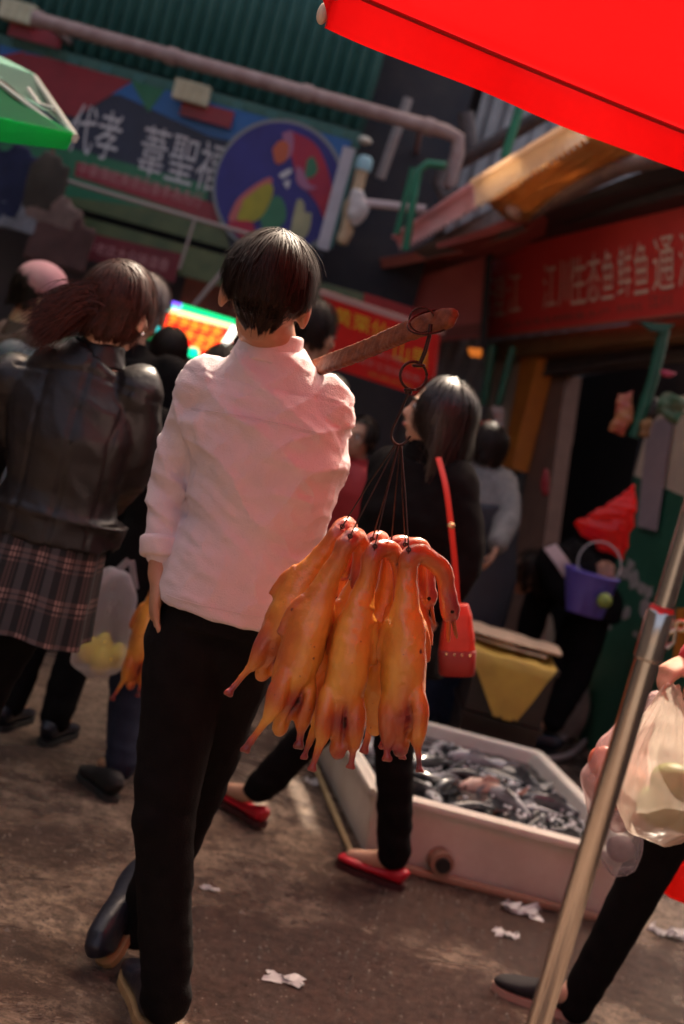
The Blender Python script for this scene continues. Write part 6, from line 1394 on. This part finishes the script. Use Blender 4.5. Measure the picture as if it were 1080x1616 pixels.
t, Wk = person_at('stall keeper in a red apron handling goods beyond the ducks', 'person', (572, 690), 6.6, 150, mat('red_apron', (.45, .03, .03), (.36, .02, .025)), hairm=hair_m, female=True)
t, Wg = figure('woman in a grey sleeve and navy apron standing by the orange pillar', 'woman', (0, 7, 0), rad(30), 1.62, (lambda Y: dict(head=P(766, 705, Y), neck=P(762, 735, Y), chest=P(762, 790, Y), waist=P(755, 850, Y), pelvis=P(748, 900, Y), shL=P(728, 748, Y), shR=P(794, 762, Y), elL=P(715, 820, Y), elR=P(806, 812, Y - .1), wrL=P(720, 880, Y), wrR=P(784, 862, Y - .25),
    hiL=P(730, 920, Y), hiR=P(760, 925, Y), knL=P(712, 1030, Y), knR=P(745, 1035, Y), anL=V(P(712, 1030, Y).x - .02, Y, .09), anR=V(P(745, 1035, Y).x - .02, Y, .09)))(6.7),
    female=True, top=dict(mat=mat('grey_knit', (.22, .20, .19), (.15, .14, .13), scale=30, bump=.5, bscale=90), e=.025, hem=.05, sl=.9), topname='jumper', bottom=dict(kind='trousers', mat=navy_cloth, r=(.11, .09, .08)), hair=dict(n=1500, length=.12, wdt=.005, seed=44), vox=.016, sk=skin)
b = B(); b.tube([Wg['chest'], Wg['waist'], Wg['pelvis'], Wg['pelvis'] - V(0, 0, .35)], [.19, .185, .21, .22], [.15, .145, .16, .17], lat=(Wg['shR'] - Wg['shL']), n=22); b.fused('apron', mat('navy_apron', (.022, .022, .03), (.03, .03, .04)), t, .016, 2)
# bending person with the purple bucket
Y = 7.0
t, Wp = figure('person in black bending forward by the dark doorway with a purple bucket', 'person', (1, Y, 0), rad(80), 1.65,
    dict(head=P(836, 905, Y), neck=P(858, 888, Y), chest=P(892, 892, Y), waist=P(924, 918, Y), pelvis=P(934, 955, Y), shL=P(868, 892, Y + .16), shR=P(874, 884, Y - .16), elL=P(846, 960, Y + .12), elR=P(900, 950, Y - .28), wrL=P(828, 1020, Y + .1), wrR=P(938, 902, Y - .40),
         hiL=P(920, 980, Y + .07), hiR=P(932, 985, Y - .07), knL=P(880, 1058, Y), knR=P(912, 1068, Y - .08), anL=P(848, 1135, Y + .0), anR=P(872, 1140, Y - .1)),
    top=dict(mat=black_cloth, e=.035, hem=.05, sl=.92), bottom=dict(kind='trousers', mat=black_cloth), hair=dict(n=1500, length=.14, wdt=.005, seed=4), vox=.016, shoes=dict(mat=black_lea))
ribbon('bag_strap', spl([P(868, 862, 6.78), P(885, 885, 6.72), P(898, 905, 6.72)], 4), .07, right, .008, mat('pale_pink_strap', (.45, .32, .32)), t)
bk = P(930, 938, 6.5); bt_ = thing('purple_bucket', 'small translucent violet bucket with green and pink things inside', 'bucket', bk)
vm = mat('violet_plastic', (.16, .12, .48), (.12, .09, .40), rough=.3, transl=((.25, .2, .7), .3))
b = B(); a0, a1 = P(938, 912, 6.5), P(926, 970, 6.5); vs = []
tc0, bc0 = P(935, 905, 6.5), P(922, 968, 6.5); b.tube([bc0, bc0 + V(0, 0, .004), tc0 - V(0, 0, .004), tc0, tc0 - V(0, 0, .01), bc0 + V(0, 0, .02)], [.085, .088, .125, .127, .119, .08], lat=(1, 0, 0), n=30); b.obj('shell', vm, bt_, True, 40)
ring(tc0, .127, .006, (V(1, 0, 0), V(0, 1, 0)), 'rim', vm, bt_)
p = P(954, 948, 6.37); b = B(); b.ell(p, (.035, .03, .035)); tag(b.obj('lime', mat('lime_skin', (.26, .32, .06), (.2, .26, .05)), None, True, None, p), 'pale green lime stuck at the side of the purple bucket', 'fruit')
ring(P(946, 890, 6.5), .10, .004, (V(1, 0, 0), V(0, .3, 1)), 'handle', mat('pale_wire', (.4, .36, .34)), bt_)

# striding woman at the right edge: black stocking leg, red coat, holding the bags
YE = 3.72
hs_ = G(915, 1612); ts_ = G(812, 1572)
J = dict(head=V(1.62, YE + .02, 1.56), neck=V(1.58, YE, 1.42), chest=V(1.55, YE, 1.25), waist=V(1.52, YE, 1.08), pelvis=V(1.48, YE, .93), shL=V(1.50, YE - .16, 1.38), shR=V(1.62, YE + .17, 1.38),
         elL=V(1.36, YE - .24, 1.16), elR=V(1.72, YE + .2, 1.12), wrR=V(1.60, YE + .2, .92), hiL=P(1135, 1110, YE - .07), hiR=V(1.5, YE + .08, .88), knR=V(1.62, YE + .1, .50), anR=V(1.86, YE + .12, .16))
J['wrL'] = P(1096, 1040, 3.30); J['knL'] = P(1045, 1330, YE); J['anL'] = V(hs_.x - .015, hs_.y, .085)
redcoat = mat('crimson_coat', (.40, .012, .025), (.34, .01, .02), rough=.75, scale=10)
dE = (ts_ - hs_).normalized()
ew, EW = figure('woman stepping in at the right edge, black stocking leg and red sleeve showing', 'woman', (1.5, YE, 0), rad(88), 1.68, J, female=True, sk=skin2, top=dict(mat=redcoat, e=.028, hem=.02, sl=.96), topname='coat',
    bottom=dict(kind='trousers', mat=black_cloth, r=(.088, .072, .050), hem=-.1, wr=.003), vox=.0085, hair=dict(n=2500, length=.3, wdt=.004, seed=8, hang=.3),
    shoes=dict(hL=hs_, dL=dE, mat=mat('black_canvas_shoe', (.012, .011, .014), rough=.8), sole=mat('pinkish_sole', (.45, .26, .2), rough=.6), L=.255, w=.09, hgt=.085, hR=V(1.92, YE + .12, .05), dR=(-1, 0, -.3), uR=(-.3, 0, 1)),
    hands=dict(L=dict(dir=P(1048, 1062, 3.27) - J['wrL'], nrm=(.1, .1, -1), curl=1.15, side=1, s=1.05), R={}))
# the bags she holds
film_w = mat('white_carrier_film', (.74, .62, .56), (.66, .50, .46), rough=.28, transl=((.95, .82, .70), .5), alpha=.34, scale=7, wrinkle=1.0, wscale=16, spec=.9)
hgx, hgy = 1066, 1085
YG = 3.25
def carrier(name, label, cs_, m_, amp=.010, seed=1, cat='bag', lat=None, fq=60):
    b = B(); c0 = P(*cs_[0][0], cs_[0][3]); b.tube([P(*c[0], c[3]) for c in cs_], [c[1] for c in cs_], [c[2] for c in cs_], lat=right, n=32)
    t_ = thing(name, label, cat, P(*cs_[-1][0], cs_[-1][3])); top_ = c0
    def fn(c, n_):
        r_ = Vector(c) - top_; an = math.atan2(r_.y, r_.x); dpt = min(1, -r_.z / .22); return amp * (1.2 - dpt) * (abs(math.sin(an * 7 + 2 * nz(c, 6, seed))) - .5) + amp * .6 * nz(c, 18, seed) + amp * .35 * nz((c[0] * 45, c[1] * 45, c[2] * 8), 1, seed)
    co, fs2 = b.fuse(.0065, 3, fn); mesh('film', co, fs2, m_, t_); return t_
carrier('vegetable_bag', 'large milky carrier bag bulging with green vegetables at the right edge', [((1062, 1078), .014, .012, YG), ((1056, 1108), .034, .03, YG), ((1050, 1150), .065, .06, YG), ((1048, 1200), .10, .09, YG), ((1050, 1255), .118, .10, YG), ((1058, 1300), .095, .08, YG), ((1066, 1324), .04, .04, YG)], film_w, .010, 3)
carrier('meat_bag', 'pinkish bag of meat left of the vegetable bag, partly behind the steel pole', [((1040, 1092), .010, .01, YG + .12), ((1012, 1130), .03, .02, YG + .12), ((985, 1180), .06, .05, YG + .12), ((972, 1225), .085, .07, YG + .12), ((978, 1270), .08, .07, YG + .12), ((995, 1300), .04, .04, YG + .12)], mat('clear_pink_film', (.62, .45, .44), (.55, .36, .36), rough=.15, alpha=.35, transl=((.7, .5, .5), .3)), .009, 5)
carrier('small_bag', 'small clear bag hanging lowest below the meat bag', [((1030, 1200), .006, .006, YG + .2), ((1010, 1260), .02, .02, YG + .2), ((985, 1310), .05, .045, YG + .2), ((975, 1345), .058, .05, YG + .2), ((985, 1375), .03, .03, YG + .2)], mat('clear_grey_film', (.45, .40, .44), (.38, .3, .35), rough=.12, alpha=.30, transl=((.5, .42, .46), .25)), .008, 7)
gv = mat('green_melon_skin', (.20, .24, .05), (.30, .32, .09), rough=.5, scale=9)
for i, (x_, y_, dy, rx_, ry_, m_, l_) in enumerate(((1066, 1235, -.01, .062, .045, gv, 'upper green melon in the milky bag'), (1040, 1272, -.03, .055, .05, mat('dull_green_skin', (.16, .20, .05), (.24, .27, .08), scale=8), 'lower left green melon in the milky bag'), (1080, 1285, .0, .055, .045, gv, 'lower right green melon in the milky bag'))):
    p = P(x_, y_, YG + dy); b = B(); b.ell(p, (rx_, .045, ry_)); tag(b.fused('melon', m_, None, .009, 2, lambda c, n_: .003 * nz(c, 20), org=p), l_, 'fruit')
flesh = mat('red_flesh', (.50, .10, .06), (.62, .30, .20), rough=.35, scale=9)
for i, (x_, y_, dy, r_, l_) in enumerate(((960, 1205, .0, .045, 'upper left'), (985, 1235, .0, .05, 'middle'), (968, 1250, .03, .045, 'lower left'), (1000, 1270, .0, .04, 'lowest'))):
    p = P(x_, y_, YG + .12 + dy); b = B(); b.ell(p, (r_ * 1.1, r_ * .8, r_)); tag(b.fused('meat_piece', flesh, None, .009, 2, lambda c, n_: .008 * nz(c, 22), org=p), '%s lump of red meat in the pinkish bag' % l_, 'meat')
p = P(980, 1338, YG + .2); b = B(); b.ell(p, (.04, .035, .032)); tag(b.fused('dark_fruit', mat('plum_skin', (.14, .08, .10), (.25, .17, .19), scale=14), None, .009, 2, lambda c, n_: .006 * nz(c, 22), org=p), 'dull purple lump in the small clear bag', 'fruit')
b = B(); p = P(1088, 1375, 3.9); b.tube([p + V(0, 0, .13), p + V(0, 0, .06), p, p - V(0, 0, .08)], [.03, .08, .10, .06], n=20)
tag(b.fused('red_bag', film_red, None, .010, 2, lambda c, n_: .014 * nz(c, 14, 3), org=p), 'bright red plastic bag behind the black stocking leg at the right edge', 'bag')
